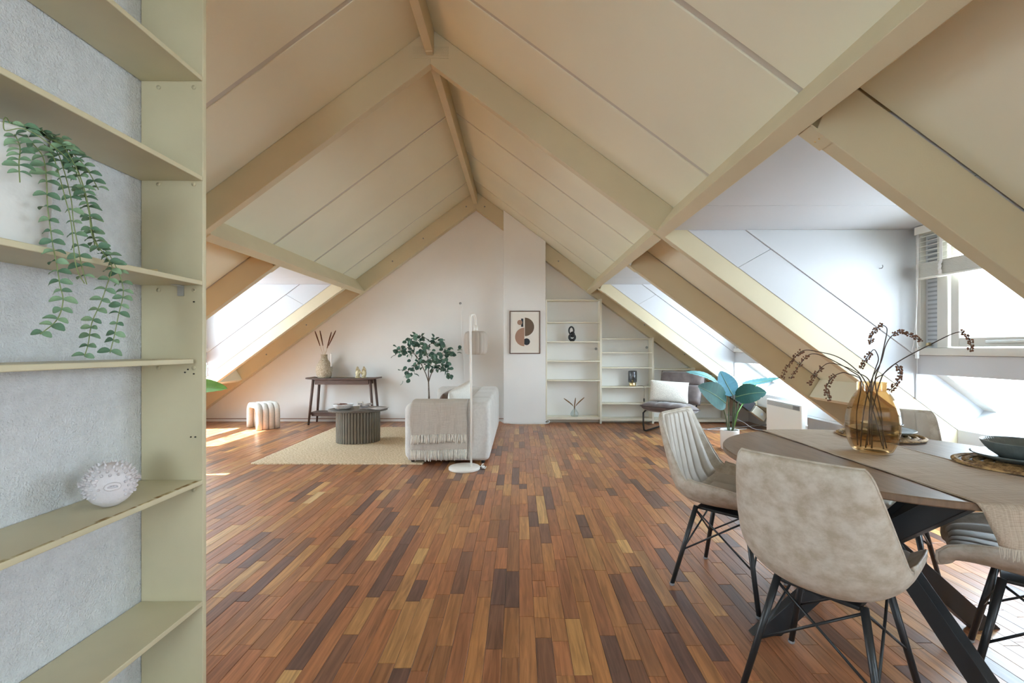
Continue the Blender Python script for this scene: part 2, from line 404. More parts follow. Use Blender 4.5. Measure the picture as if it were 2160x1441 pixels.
# dormers -----------------------------------------------------------
UW = 3.89
def dormer(s, yn, yf, wname, cname, side):
    """yn: near jamb, yf: far jamb (both faces of rafters); s=+1 right, -1 left"""
    W = setting(cname)
    B = lambda u0, u1, y0, y1, z0, z1: (RX + s * u0, RX + s * u1, y0, y1, z0, z1)
    zc = 2.15
    # flat ceiling in two boards, joint visible
    yj = yf - .62
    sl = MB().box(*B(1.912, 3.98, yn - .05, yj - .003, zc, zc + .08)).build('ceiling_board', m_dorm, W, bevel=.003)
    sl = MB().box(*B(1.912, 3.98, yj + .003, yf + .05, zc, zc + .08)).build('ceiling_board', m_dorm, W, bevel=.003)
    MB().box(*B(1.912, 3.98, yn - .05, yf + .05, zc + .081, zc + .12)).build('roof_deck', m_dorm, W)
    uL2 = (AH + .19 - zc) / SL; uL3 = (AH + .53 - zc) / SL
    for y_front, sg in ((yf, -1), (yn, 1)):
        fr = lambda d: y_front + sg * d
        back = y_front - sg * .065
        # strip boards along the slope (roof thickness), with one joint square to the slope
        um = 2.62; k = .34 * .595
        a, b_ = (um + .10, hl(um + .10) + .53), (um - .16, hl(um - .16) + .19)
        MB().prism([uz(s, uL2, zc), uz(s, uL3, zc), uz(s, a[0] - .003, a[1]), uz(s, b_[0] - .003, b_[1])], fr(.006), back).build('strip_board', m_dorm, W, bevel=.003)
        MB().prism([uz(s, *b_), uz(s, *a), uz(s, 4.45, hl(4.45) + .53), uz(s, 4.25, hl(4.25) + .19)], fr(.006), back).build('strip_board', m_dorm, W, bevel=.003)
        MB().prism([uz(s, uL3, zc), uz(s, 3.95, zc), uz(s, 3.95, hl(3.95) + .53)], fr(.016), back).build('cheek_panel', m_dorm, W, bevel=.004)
    # knee: reveal sill, apron, lip and knee wall
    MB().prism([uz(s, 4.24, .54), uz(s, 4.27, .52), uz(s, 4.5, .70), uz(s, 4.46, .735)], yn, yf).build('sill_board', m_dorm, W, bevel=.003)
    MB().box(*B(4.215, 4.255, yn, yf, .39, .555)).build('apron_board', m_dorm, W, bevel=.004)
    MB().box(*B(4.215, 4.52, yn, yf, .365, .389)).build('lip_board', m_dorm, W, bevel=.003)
    MB().box(*B(1.955, 2.02, yn - .06, yf + .06, 2.16, 2.52)).build('light_stop', m_beam, W)  # filler box added beside the purlin to close a light leak
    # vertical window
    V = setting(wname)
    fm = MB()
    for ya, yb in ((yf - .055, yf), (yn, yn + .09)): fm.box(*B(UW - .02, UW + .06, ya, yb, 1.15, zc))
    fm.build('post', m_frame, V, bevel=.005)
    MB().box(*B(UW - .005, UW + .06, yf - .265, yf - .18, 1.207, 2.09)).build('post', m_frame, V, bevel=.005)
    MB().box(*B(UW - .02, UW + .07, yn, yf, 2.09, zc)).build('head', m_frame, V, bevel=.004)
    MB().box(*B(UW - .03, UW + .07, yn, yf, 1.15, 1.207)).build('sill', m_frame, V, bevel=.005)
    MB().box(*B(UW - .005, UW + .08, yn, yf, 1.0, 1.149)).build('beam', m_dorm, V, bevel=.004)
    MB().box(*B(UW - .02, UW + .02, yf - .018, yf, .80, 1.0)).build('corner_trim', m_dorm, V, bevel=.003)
    # slotted ventilation strip
    vg = MB().box(*B(UW + .025, UW + .045, yf - .18, yf - .055, 1.207, 2.09)).build('vent_strip', mat_vent, V)
    for i in range(24):
        z = 1.265 + i * .034
        if z > 2.06: break
        MB().box(*B(UW + .021, UW + .0255, yf - .155, yf - .075, z, z + .013)).build('slot', m_grey, vg)
    MB().lathe([(.0, -.03), (.012, -.028), (.016, -.012), (.010, 0)], 12, T(RX + s * (UW + .022), yf - .10, 1.235) @ RY_(s * pi / 2)).build('knob', m_gold, vg)
    # sash
    ya, yb = yn + .10, yf - .285
    sh = MB(); t = .065
    for p in ((ya, ya + t, 1.215, 2.085), (yb - t, yb, 1.215, 2.085), (ya + t, yb - t, 1.215, 1.215 + t), (ya + t, yb - t, 2.085 - t, 2.085)):
        sh.box(*B(UW + .0, UW + .045, p[0], p[1], p[2], p[3]))
    sash = sh.build('sash', m_frame, V, bevel=.006)
    MB().box(*B(UW + .018, UW + .026, ya + t, yb - t, 1.215 + t, 2.085 - t)).build('pane', m_pane, sash)
    hd = MB(); yh = yb - .42
    hd.box(*B(UW - .012, UW + .0, yh - .10, yh + .16, 1.238, 1.258))
    hdo = hd.build('stay', m_gold2, sash, bevel=.003)
    MB().tube([(RX + s * (UW - .02), yh - .10, 1.25), (RX + s * (UW - .03), yh - .15, 1.262), (RX + s * (UW - .028), yh - .20, 1.272)], [.009, .011, .006], 8).build('handle', m_black, sash, smooth=True)
    # sloping lower light
    e = .53
    MB().prism([pt(s, 3.93, e - .01), pt(s, 4.46, e - .01), pt(s, 4.46, e), pt(s, 3.93, e)], yn, yf).build('sloping_pane', m_pane, V)
    for ya_, yb_ in ((yn, yn + .05), (yf - .05, yf)):
        MB().prism([pt(s, 3.93, e - .03), pt(s, 4.47, e - .03), pt(s, 4.47, e + .02), pt(s, 3.93, e + .02)], ya_ - .05, yb_ - .045 if ya_ == yn else yb_ + .05).build('rail', m_frame, V)
    return W
mat_vent = mat('vent_aluminium', (.55, .57, .58), .4, metal=.3)
m_gold2 = mat('brushed_steel', (.6, .6, .58), .35, metal=1.)
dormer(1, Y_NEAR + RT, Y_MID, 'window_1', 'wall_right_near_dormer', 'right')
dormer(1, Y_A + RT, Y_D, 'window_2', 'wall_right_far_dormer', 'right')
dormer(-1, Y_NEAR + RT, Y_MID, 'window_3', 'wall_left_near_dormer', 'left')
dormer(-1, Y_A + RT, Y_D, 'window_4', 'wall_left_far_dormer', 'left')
dormer(1, Y_B1 + RT, Y_B2, 'added_window_6', 'wall_right_added_dormer', 'right')  # unseen dormer added behind the viewer for more light from the right
dormer(-1, Y_B1 + RT, Y_B2, 'added_window_7', 'wall_left_added_dormer', 'left')  # unseen dormer added to light the space left of the partition
m_knee = mat('grey_knee_paint', (.62, .61, .58), .7, var=.03)
for s, nm in ((1, 'wall_right'), (-1, 'wall_left_eaves')):
    k = MB().box(RX + s * 4.5, RX + s * 4.58, YB, YF, -.03, .52).build(nm, m_knee); k['kind'] = 'structure'
# tiny hook in the near dormer cheek
tag(MB().tube([(2.87, 3.625, 1.84), (2.87, 3.60, 1.838), (2.87, 3.59, 1.85), (2.87, 3.595, 1.862)], .004, 6).build('hook', m_grey, smooth=True), 'tiny steel hook screwed into the white dormer cheek', 'hook')

# skirting and pillar -------------------------------------------------
bb = MB().box(RX - 4.5, -.25, YF - .014, YF, 0, .04).build('baseboard_far', m_white, bevel=.004); bb['kind'] = 'structure'
tr = MB().box(RX - 4.5, -.25, YF - .010, YF, .042, .052).build('trim_1', mat('skirting_line', (.30, .16, .10), .6)); tr['kind'] = 'structure'
PX0, PX1, PY = -.25, .426, 7.30
pil = MB().prism([(PX0, 0), (PX1, 0), (PX1, hl(PX1 - RX) + .288), (PX0, hl(PX0 - RX) + .288)], PY, YF).build('wall_pillar', m_white, bevel=.006); pil['kind'] = 'structure'
pil['label'] = 'white chimney breast beside the stepped bookcases'

# light portals at the openings ---------------------------------------
for s in (1, -1):
    for ya, yb in ((Y_NEAR + RT, Y_MID), (Y_A + RT, Y_D), (Y_B1 + RT, Y_B2)):
        portal('portal', (RX + s * 4.02, (ya + yb) / 2, 1.62), (0, s * pi / 2, 0), 1.0, yb - ya)
        portal('portal', (RX + s * 4.30, (ya + yb) / 2, hl(4.30) + .58), (0, s * radians(37), 0), .75, yb - ya)
portal('portal', ((GB0 + GB1) / 2, YB - .16, 1.5), (pi / 2, 0, 0), GB1 - GB0, 1.6)
# ------------------------------------------------------------------ built-in shelves on the left
su = thing('wall_shelving', 'tall ivory painted built-in shelving in front of the rough plaster wall', 'shelving', (XFR, YU, 0))
ST = .018
def sb(name, x0, x1, y0, y1, z0, z1, m=m_shelfp, par=su, bev=.0025):
    o = MB().box(x0, x1, y0, y1, z0, z1).build(name, m, par, bevel=bev); o.matrix_parent_inverse = par.matrix_world.inverted(); o.location = (-par.location.x, -par.location.y, -par.location.z); return o
sb('side_panel', XW + .002, XFR, YU, YU + ST, 0, 2.75)
sb('side_panel', XW + .002, XFR, .15, .15 + ST, 0, 2.75)
m_edge = mat('chipped_shelf_edge', '#8a6a3c', .8, var=.5, vscale=40, col2='#c9bd95')
for i, (z, xf) in enumerate(((2.46, XFR), (2.111, XFR), (1.772, XFR), (1.416, XFR), (1.150, XFR - .018), (.738, XFR), (.325, XFR), (.04, XFR))):
    sh = sb('shelf', XW + .003, xf, .15 + ST, YU - (.018 if i == 4 else .0005), z, z + .016)
    if i == 5:   # worn front edge with chipped paint
        r = MB(); yy = .3
        rr = random.Random(3)
        while yy < YU - .05:
            l = rr.uniform(.02, .10); r.box(XFR - rr.uniform(.006, .016), XFR - .0015, yy, yy + l, z + .0158, z + .0164); yy += l + rr.uniform(0, .02)
        r.build('worn_edge', m_edge, sh)
        sh.children[0].location = (0, 0, 0)
# angle brackets and shelf pins
def angle(y, z, x, name='bracket', m=None):
    b = MB(); b.box(x, x + .022, y - .001, y + .001, z - .035, z); b.box(x, x + .022, y - .03, y, z - .002, z)
    o = b.build(name, m or m_gold2, su); o.location = tuple(-v for v in su.location); return o
angle(YU - .002, 1.415, XFR - .085)
hg = MB().box(-.03, .03, -.001, .001, -.016, .016).box(-.012, -.008, -.004, .001, -.016, .016).build('hinge', m_gold, su); hg.location = (XW + .03 - XFR, -.002, 1.455)
pin = MB().lathe([(0, -.006), (.006, -.005), (.007, 0), (.007, .002)], 12, RX_(pi / 2)).mesh('shelf_pin', m_shelfp, True)
pind = MB().lathe([(0, -.001), (.0025, -.001), (.0025, .002)], 8, RX_(pi / 2)).mesh('screw_hole', m_dark)
for z in (2.09, 1.76, 1.40, 1.135, .72):
    for dx in (-.15, -.03): inst('shelf_pin', pin, su, T(dx, -.001, z))
for z, dx in ((1.13, -.05), (1.115, -.03), (.90, -.04), (.90, -.025), (1.36, -.03), (1.40, -.028), (1.12, -.06)): inst('screw_hole', pind, su, T(dx, -.001, z))

# pufferfish ornament
m_puff = mat('white_bisque', (.66, .63, .65), .75, var=.03, bump=.2, bscale=120)
pf = thing('pufferfish_ornament', 'white bisque pufferfish ornament with blunt spines on a worn ivory shelf', 'ornament', (-1.16, 1.292, .7545), radians(46))
def puff(u, v):
    t = 2 * pi * u; p = pi * (.02 + .96 * v)
    z = cos(p); r = sin(p) ** .85
    x, y = .056 * r * cos(t), .055 * r * sin(t)
    zz = .062 + .060 * z
    if zz < .006: zz = .0 + max(0, zz) * .5
    return (x, y, zz)
bd = MB().grid(puff, 36, 26, closed_u=True)
bd.f.append(tuple(range(35, -1, -1))); bd.f.append(tuple(25 * 36 + k for k in range(36)))
body = bd.build('body', m_puff, pf, smooth=True)
spk = MB(); rr = random.Random(5)
for j in range(9):
    v = .10 + j * .068; nn = max(5, int(22 * sin(pi * v)))
    for k in range(nn):
        u = (k + .5 * (j % 2)) / nn
        c = Vector(puff(u, v)); d = (c - Vector((0, 0, .05))).normalized()
        ang = (u * 2 * pi + pi / 2 + pi) % (2 * pi) - pi
        if abs(ang) < .42 and .34 < v < .66: continue
        k_ = 1.0 if v < .5 else .7
        spk.tube([c - d * .002, c + d * .005 * k_, c + d * .009 * k_], [.0042, .0030, .0010], 6)
tag(spk.build('spines', m_puff, body, smooth=True), kind='stuff')
# mouth, eyes, fins, tail (mouth looks along local -Y... into the room)
mth = Vector((0, -.0555, .066))
MB().tube([mth + Vector((.0145 * cos(a), -.003, .0075 * sin(a))) for a in [2 * pi * k / 14 for k in range(14)]], .0045, 8, closed=True).build('mouth', m_puff, pf, smooth=True)
MB().ball(mth + Vector((0, .004, 0)), .009, 10, 6, sc=(1.1, .4, .5)).build('mouth_hollow', mat('bisque_shadow', (.45, .42, .43), .9), pf, smooth=True)
for sx in (-1, 1):
    MB().ball((sx * .036, -.040, .082), .007, 10, 8).build('eye', m_puff, pf, smooth=True)
    MB().grid(lambda u, v: (sx * (.053 + .014 * v), .015 + .018 * (u - .5) * (1 + v), .066 + .010 * sin(u * pi) * v), 7, 4).build('fin', m_puff, pf, smooth=True, solid=.004)
MB().grid(lambda u, v: (.004 * sin(u * 9), .050 + .028 * v, .055 + (.012 + .028 * v) * (u - .5) * 1.4), 9, 5).build('tail', m_puff, pf, smooth=True, solid=.005)

# trailing plant on the shelf
m_pot = mat('matt_white_ceramic', (.62, .615, .59), .55, var=.03, bump=.15, bscale=40)
pp = thing('trailing_plant', 'trailing string plant with round grey-green leaves in a tall white pot on a shelf', 'plant', (-1.175, 1.03, 1.4325))
PR = .082
MB().lathe([(.0, 0), (PR * .86, 0), (PR * .90, .006), (PR, .10), (PR, .235), (PR + .003, .25), (PR + .001, .256), (PR - .006, .254), (PR - .008, .20), (0, .20)], 40, cap0=False, cap1=False).build('pot', m_pot, pp, smooth=True)
MB().lathe([(0, .215), (PR - .01, .212)], 24, cap0=False, cap1=False).build('soil', mat('dark_soil', (.05, .035, .025), .95, bump=.6, bscale=90), pp)
m_leaf_s = [mat('grey_green_leaf_' + 'abc'[i], c, .6, var=.18, vscale=60) for i, c in enumerate(('#6f8e70', '#82a07e', '#5b7c62'))]
m_strand = mat('pale_green_stem', '#7f8f58', .6)
def oval_leaf(L, W, cup, nl=7, nw=5, fold=0.):
    def f(u, v):
        t = v; wv = W * sin(pi * min(1, max(0, .04 + .93 * t))) ** .62 * (1 - .12 * t)
        x = (u - .5) * wv
        return (x, t * L, cup * L * (sin(pi * t) * .25 - t * t * .35) + fold * abs(x))
    return f
lm = []
for i in range(3):
    for s_ in (1.0,):
        lm.append(MB().grid(oval_leaf(.021, .0165, .35, fold=.35), 5, 6).mesh('leaf', m_leaf_s[i], True))
strands = [
    [(30, 280), (42, 310), (40, 345), (42, 385)],
    [(60, 292), (90, 330), (98, 380), (100, 430), (106, 480), (112, 520), (120, 560), (126, 600), (133, 635), (120, 675), (85, 705)],
    [(80, 290), (118, 318), (135, 360), (150, 420), (155, 470), (165, 520), (172, 560), (183, 600)],
    [(90, 288), (130, 305), (165, 365), (185, 430), (195, 500), (216, 532), (236, 562), (226, 600), (212, 640), (194, 680), (186, 725), (178, 752)],
    [(100, 290), (140, 312), (180, 352), (208, 400)],
    [(95, 286), (138, 300), (172, 380), (188, 440), (202, 510), (230, 536), (254, 585), (260, 620), (250, 665), (242, 705), (232, 745)],
    [(85, 296), (112, 330), (138, 420), (150, 470), (160, 560), (178, 598)],
    [(10, 275), (50, 272), (100, 300), (150, 345), (178, 410), (192, 470), (200, 520)],
]
inv = Matrix.Translation(pp.location).inverted()
rr = random.Random(11); nleaf = 0
for si, st in enumerate(strands):
    pts = []
    for k, (px, py) in enumerate(st):
        f = min(1, k / 2.0); X = -1.105 + .055 * f + .012 * sin(si * 2.1 + k * .5)
        if k > 1: X = max(X, -1.062)
        Y = min(X * FPX / (px - VX), 1.30); pts.append(at(px, py, Y))
    # root the strand in the soil just inside the rim
    r0 = pp.location + Vector((.045 * cos(si), .045 * sin(si) * .6, .215)); r1 = pp.location + Vector(((pts[0].x - pp.location.x) * .8, (pts[0].y - pp.location.y) * .7, .268))
    path = cat_rom([r0, r1] + pts, 14 + 5 * len(pts)); path = [inv @ Vector(p) for p in path]
    sob = MB().tube(path, .0011, 5).build('stem', m_strand, pp, smooth=True)
    d = 0; side = 1
    for a, b in zip(path[:-1], path[1:]):
        seg = (b - a).length; d += seg
        if d > (.0125 if a.z > .13 else .0195) and a.z > -.60:
            d = 0; t = (b - a).normalized()
            fr = 1 if (a.z > .1 or rr.random() < .97) else .7
            for sg in (1, -1):
                if nleaf >= 296: break
                h = Vector((t.y + .25, -t.x + .3 * rr.uniform(-1, 1), rr.uniform(-.2, .25)))
                if abs(t.z) > .5: h = Vector((rr.uniform(.5, 1), rr.uniform(-.1, .9), rr.uniform(-.25, .2)))
                h = (h - t * h.dot(t)).normalized() * sg + t * .25
                M = frame_to(a, h, up=Vector((.75 + rr.uniform(-.4, .4), -.85 + rr.uniform(-.4, .4), 1 + rr.uniform(-.5, .5))).normalized(), s=rr.uniform(.85, 1.25) * fr)
                inst('leaf', lm[rr.randrange(3)], pp, M); nleaf += 1

# ------------------------------------------------------------------ stepped bookcases on the far wall
YS0, YS1 = 7.30, 7.505
def bx2(px): return (px - VX) / FPX * YS0
def hz(py): return CAMZ + (VY - py) / FPX * YS0
cases = [
    ('bookcase', 'tallest white open bookcase beside the chimney breast', PX1 + .002, bx2(1270), hz(632), [679, 720, 761, 802, 880], True),
    ('bookcase', 'second tallest white open bookcase, holding the smoked glass lamp', bx2(1270), bx2(1380), hz(714), [743, 775, 816, 851, 883], False),
    ('bookcase', 'low white bookcase behind the brown lounge chair', bx2(1380), bx2(1467), hz(778), [809, 852, 884], False),
    ('bookcase', 'lowest white bookcase under the slope, behind the teal-leaved plant', bx2(1467), bx2(1537), hz(831), [852, 885], False)]
cshelf = {}
for ci, (nm, lb, x0, x1, top, ys, leftp) in enumerate(cases):
    c = thing(nm, lb, 'bookcase', (x0, YS0, 0), group='stepped white bookcases on the gable wall')
    def b(n, a0, a1, b0, b1, z0, z1, bev=.002):
        return MB().box(a0, a1, b0, b1, z0, z1).build(n, m_shelfw, c, bevel=bev)
    W = x1 - x0 - .003; D = YS1 - YS0
    b('side_panel', W - .032, W, 0, D, 0, top + .012)
    if leftp: b('side_panel', 0, .02, 0, D, .06, top)
    b('top_panel', 0 if not leftp else .021, W - .033, .0, D, top - .018, top)
    for k, y in enumerate(ys):
        z = hz(y); last = k == len(ys) - 1
        b('shelf', .0 if not leftp else .021, W - .033, .008, D, z - (.042 if last else .018), z)
        cshelf[(ci, k)] = z
        if last: b('kickboard', .0 if not leftp else .021, W - .033, .13, .145, .0, z - .043)
    if ci < 2:
        MB().lathe([(.014, -.004), (.022, -.004), (.022, .001), (.014, .001)], 14, T(W - .06, D - .002, hz((736, 733)[ci])) @ RX_(pi / 2)).build('grommet', m_grey, c)
# ------------------------------------------------------------------ things at the far end
# knot sculpture
m_blackc = mat('matt_black_ceramic', (.018, .018, .018), .55, bump=.1, bscale=60)
ks = thing('knot_sculpture', 'matt black sculpture of three linked rings on the tallest bookcase', 'sculpture', ((1207 - VX) / FPX * 7.38, 7.39, cshelf[(0, 1)] + .0005))
def ring(a, b, r, c, tilt, n=28):
    return MB().tube([Vector(c) + RZ(tilt) @ Vector((a * cos(2 * pi * k / n), 0, b * sin(2 * pi * k / n))) for k in range(n)], r, 10, closed=True)
ring(.042, .060, .0135, (-.012, 0, .175), .3).build('ring', m_blackc, ks, smooth=True)
ring(.034, .036, .013, (.006, 0, .112), -.8).build('ring', m_blackc, ks, smooth=True)
ring(.046, .046, .020, (0, 0, .066), .1).build('ring', m_blackc, ks, smooth=True)
MB().lathe([(.0, 0), (.034, 0), (.040, .008), (.036, .022), (0, .028)], 20, cap0=False, cap1=False).build('base', m_blackc, ks, smooth=True)

# clear bud vase with three pampas plumes
m_clear = thin_glass('clear_glass', (.93, .95, .95), .8)
bv = thing('bud_vase', 'small clear glass bud vase on the bottom shelf of the tallest bookcase', 'vase', ((1212 - VX) / FPX * 7.37, 7.38, cshelf[(0, 4)] + .0005))
MB().lathe([(0, .002), (.055, .0), (.068, .025), (.066, .055), (.040, .095), (.016, .125), (.014, .150), (.020, .165), (.018, .166), (.011, .15), (.013, .125), (.037, .093), (.063, .055), (.064, .027), (.052, .005), (0, .006)], 28, cap0=False, cap1=False).build('body', m_clear, bv, smooth=True)
m_pamp = mat('dried_plume', '#8b6a48', .95, var=.3, vscale=90, bump=.8, bscale=200)
m_pamp2 = mat('dried_plume_brown', '#6b4531', .95, var=.3, vscale=90, bump=.8, bscale=200)
m_drystem = mat('dry_stem', '#b59a6c', .8)
def plume(name, label, p0, p1, p2, plume_len, r, m, group, n=240):
    """stem from p0 through p1 to the tip p2; plume on the last plume_len"""
    o = thing(name, label, 'dried grass', p0, group=group)
    path = [Vector(p) - Vector(p0) for p in cat_rom([p0, p1, p2], 22)]
    MB().tube(path, .0016, 5).build('stem', m_drystem, o, smooth=True)
    tot = sum((b - a).length for a, b in zip(path[:-1], path[1:])); acc = 0; pl = []
    for a, b in zip(path[:-1], path[1:]):
        if tot - acc < plume_len: pl.append(a)
        acc += (b - a).length
    pl.append(path[-1]); k = len(pl); rd = [r * (.35 + .65 * sin(pi * (.12 + .83 * i / max(1, k - 1)))) for i in range(k)]
    mb = MB().tube(pl, [x * .8 for x in rd], 8); rr = random.Random(hash(label) % 1000)
    for i in range(n):
        t = rr.random() * (k - 1.001); j = int(t); c = pl[j].lerp(pl[j + 1], t - j); d = (pl[j + 1] - pl[j]).normalized()
        q = Vector((rr.uniform(-1, 1), rr.uniform(-1, 1), rr.uniform(-1, 1))); q = (q - d * q.dot(d)).normalized(); R = rd[j]
        e = c + q * R * 1.1 + d * R * 1.6; s0 = c + q * R * .5; w_ = d.cross(q) * R * .16
        mb.add([s0 - w_, s0 + w_, e], [(0, 1, 2)])
    tag(mb.build('plume', m, o), kind='stuff'); return o
vb = bv.location
for lb, tx, ty in (('pale dried plume leaning left in the clear bud vase', 1190, 841), ('upright dried plume in the middle of the clear bud vase', 1214, 840), ('pale dried plume leaning right in the clear bud vase', 1232, 839)):
    tip = at(tx, ty, 7.38 - .02); p0 = vb + Vector(((tx - 1212) * -.0005, .0, .012)); md = vb + Vector(((tx - 1212) * .0009, 0, .165))
    plume('dried_plume', lb, p0, md, tip, .19, .011, m_pamp, 'dried plumes in the bud vase')

# smoked glass lamp on the second bookcase
m_smoke = thin_glass('smoked_glass', (.66, .68, .70), 1.2)
lp = thing('table_lamp', 'small table lamp with smoked glass cylinder on a brass base', 'lamp', ((1335 - VX) / FPX * 7.36, 7.38, cshelf[(1, 2)] + .0005))
MB().lathe([(0, 0), (.052, 0), (.054, .004), (.054, .058), (.05, .062), (0, .062)], 28, cap0=False, cap1=False).build('base', m_gold, lp, smooth=True)
MB().lathe([(.048, .062), (.066, .066), (.070, .078), (.070, .235), (.062, .252), (.045, .256), (.043, .253), (.060, .248), (.067, .233), (.067, .080), (.048, .066)], 30, cap0=False, cap1=False).build('glass_shade', m_smoke, lp, smooth=True)
MB().lathe([(.0, .062), (.016, .062), (.016, .105), (.012, .11)], 14, cap0=False).build('lamp_holder', m_gold, lp, smooth=True)
MB().ball((0, 0, .135), .026, 14, 10, sc=(1, 1, 1.15)).build('bulb', thin_glass('bulb_glass', (.9, .88, .8), 1.2), lp, smooth=True)
zc_ = cshelf[(1, 2)]
cpath = [(.05, -.02, .012), (.11, -.03, .014), (.155, -.06, .01), (.165, -.09, -.03), (.162, -.094, -.13), (.16, -.094, -.24), (.19, -.094, -.33), (.215, -.08, -.36)]
MB().tube(cat_rom(cpath, 40), .0028, 6).build('cord', mat('brown_cord', (.16, .12, .09), .6), lp, smooth=True)
MB().box(.150, .170, -.103, -.085, -.24, -.185).build('switch', m_black, lp, bevel=.004)

# framed print on the chimney breast
m_fr = mat('walnut_frame', '#5d4334', .5, var=.15, vscale=20, stretch=(1, 1, 8))
X0, X1, Z0, Z1 = (1075 - VX) / FPX * PY, (1139.5 - VX) / FPX * PY, hz(746.5), hz(656)
fp = thing('framed_print', 'narrow brown framed print of brown and black half circles on the chimney breast', 'picture', ((X0 + X1) / 2, PY - .001, (Z0 + Z1) / 2))
Wf, Hf = X1 - X0, Z1 - Z0; t = .014
fm = MB()
for p in ((-Wf / 2, -Wf / 2 + t, -Hf / 2, Hf / 2), (Wf / 2 - t, Wf / 2, -Hf / 2, Hf / 2), (-Wf / 2 + t, Wf / 2 - t, -Hf / 2, -Hf / 2 + t), (-Wf / 2 + t, Wf / 2 - t, Hf / 2 - t, Hf / 2)):
    fm.box(p[0], p[1], -.022, 0, p[2], p[3])
fm.build('frame', m_fr, fp, bevel=.002)
MB().box(-Wf / 2 + t, Wf / 2 - t, -.012, -.002, -Hf / 2 + t, Hf / 2 - t).build('mount', mat('cream_paper', (.80, .77, .70), .8), fp)
pr = MB().box(-Wf / 2 + .045, Wf / 2 - .045, -.0128, -.0118, -Hf / 2 + .05, Hf / 2 - .05).build('print', mat('cream_print', (.78, .74, .66), .8), fp)
def disc(cx, cz, r, a0, a1, y, m, n=30):
    vs = [(cx, y, cz)] + [(cx + r * cos(a0 + (a1 - a0) * k / n), y, cz + r * sin(a0 + (a1 - a0) * k / n)) for k in range(n + 1)]
    mb = MB(); mb.v = vs; mb.f = [(0, k, k + 1) for k in range(1, n + 1)]
    return mb.build('shape', m, pr)
m_p1 = mat('print_umber', '#695848', .85); m_p2 = mat('print_terracotta', '#a5836f', .85); m_p3 = mat('print_charcoal', '#2c3238', .85)
k = Wf / 64.5  # metres per photographed pixel
def q(px, py): return ((px - 1107.25) * k, -(py - 701.25) * k)
c = q(1107, 690.5); disc(c[0] + .001, c[1] + .005, 19.5 * k, -pi / 2, pi / 2, -.0136, m_p1)
c = q(1106, 711); disc(c[0], c[1], 19.5 * k, pi / 2, 3 * pi / 2, -.0140, m_p2)
c = q(1112, 721); disc(c[0] - .01, c[1], 7.2 * k, 0, 2 * pi, -.0134, m_p3)
c = q(1101.5, 681); MB().box(c[0] - .018, c[0] + .018, -.0135, -.0130, c[1] - .066, c[1] + .066).build('shape', m_p3, pr)
c = q(1096.5, 680.5); disc(c[0], c[1], 5.4 * k, 0, 2 * pi, -.0142, m_p2)

# cable at the foot of the chimney breast
cb = [(-.29, 7.46, .02), (-.262, 7.27, .028), (-.12, 7.24, .012), (.05, 7.235, .006), (.22, 7.245, .006), (.40, 7.24, .008), (.475, 7.25, .02), (.48, 7.27, .05), (.44, 7.275, .06), (.415, 7.27, .03)]
cw = thing('floor_cable', 'white cable looped along the foot of the chimney breast', 'cable', (0, 7.24, 0))
MB().tube([(p[0], p[1] - 7.24, p[2]) for p in cat_rom(cb, 50)], .0055, 6).build('cord', m_cordw, cw, smooth=True)
MB().tube([(p[0], p[1] - 7.225, p[2] + .012) for p in cat_rom(cb[1:7], 36)], .005, 6).build('cord', m_cordw, cw, smooth=True)

# wall cord above the sofa
wc = thing('electric_cable', 'thin white cord hanging from a dark ceiling hook on the gable wall', 'cord', at(971, 640, YF - .004))
b0 = wc.location
MB().lathe([(0, -.02), (.016, -.018), (.02, 0), (.02, .003)], 14, RX_(-pi / 2)).build('rosette', m_grey, wc, smooth=True)
MB().tube([p - b0 for p in (at(971, 640, 7.49), at(975, 648, 7.485), at(973, 660, 7.50), at(973, 700, 7.51), at(978, 760, 7.51), at(979, 820, 7.51))], .004, 6).build('cable', m_cordw, wc, smooth=True)

# wall socket
ws = thing('wall_socket', 'white double wall socket under the console table', 'socket', at(760, 852, YF - .001))
MB().box(-.045, .045, -.012, 0, -.04, .04).build('plate', mat('ivory_plastic', (.72, .70, .62), .5), ws, bevel=.004)
for sx in (-.018, .018):
    MB().lathe([(0, .0), (.013, .0), (.015, -.002), (.015, .003)], 14, T(sx, -.0135, 0) @ RX_(pi / 2)).build('outlet', m_grey, ws)

# ------------------------------------------------------------------ console table
m_wal = mat('dark_walnut', '#5a463e', .5, var=.16, vscale=10, stretch=(1.2, 12, 12), bump=.05, bscale=50)
m_walv = mat('dark_walnut_leg', '#56423a', .5, var=.14, vscale=10, stretch=(12, 12, 1.2))
CX0, CX1, CY0, CY1, CH = -3.36, -2.25, 7.15, 7.47, .735
ct = thing('console_table', 'dark walnut console table with splayed legs against the gable wall', 'table', ((CX0 + CX1) / 2, (CY0 + CY1) / 2, 0))
w2, d2 = (CX1 - CX0) / 2, (CY1 - CY0) / 2
MB().grid(lambda u, v: ((u - .5) * 2 * w2, (v - .5) * 2 * d2, CH - .011 + .012 * abs(2 * u - 1) ** 8), 31, 2).build('top', m_wal, ct, solid=.022, bevel=.004)
MB().box(-w2 + .13, w2 - .13, -d2 + .035, -d2 + .055, CH - .10, CH - .024).box(-w2 + .13, w2 - .13, d2 - .055, d2 - .035, CH - .10, CH - .024).build('apron', m_wal, ct, bevel=.003)
for sx in (-1, 1):
    for sy in (-1, 1):
        MB().tube([(sx * (w2 - .105), sy * (d2 - .045), CH - .024), (sx * (w2 - .075), sy * (d2 - .03), .36), (sx * (w2 - .045), sy * (d2 - .012), 0)], [.021, .021, .014], 12).build('leg', m_walv, ct, smooth=True)
    MB().tube([(sx * (w2 - .062), -d2 + .03, .165), (sx * (w2 - .062), d2 - .03, .165)], .012, 8).build('stretcher', m_wal, ct)
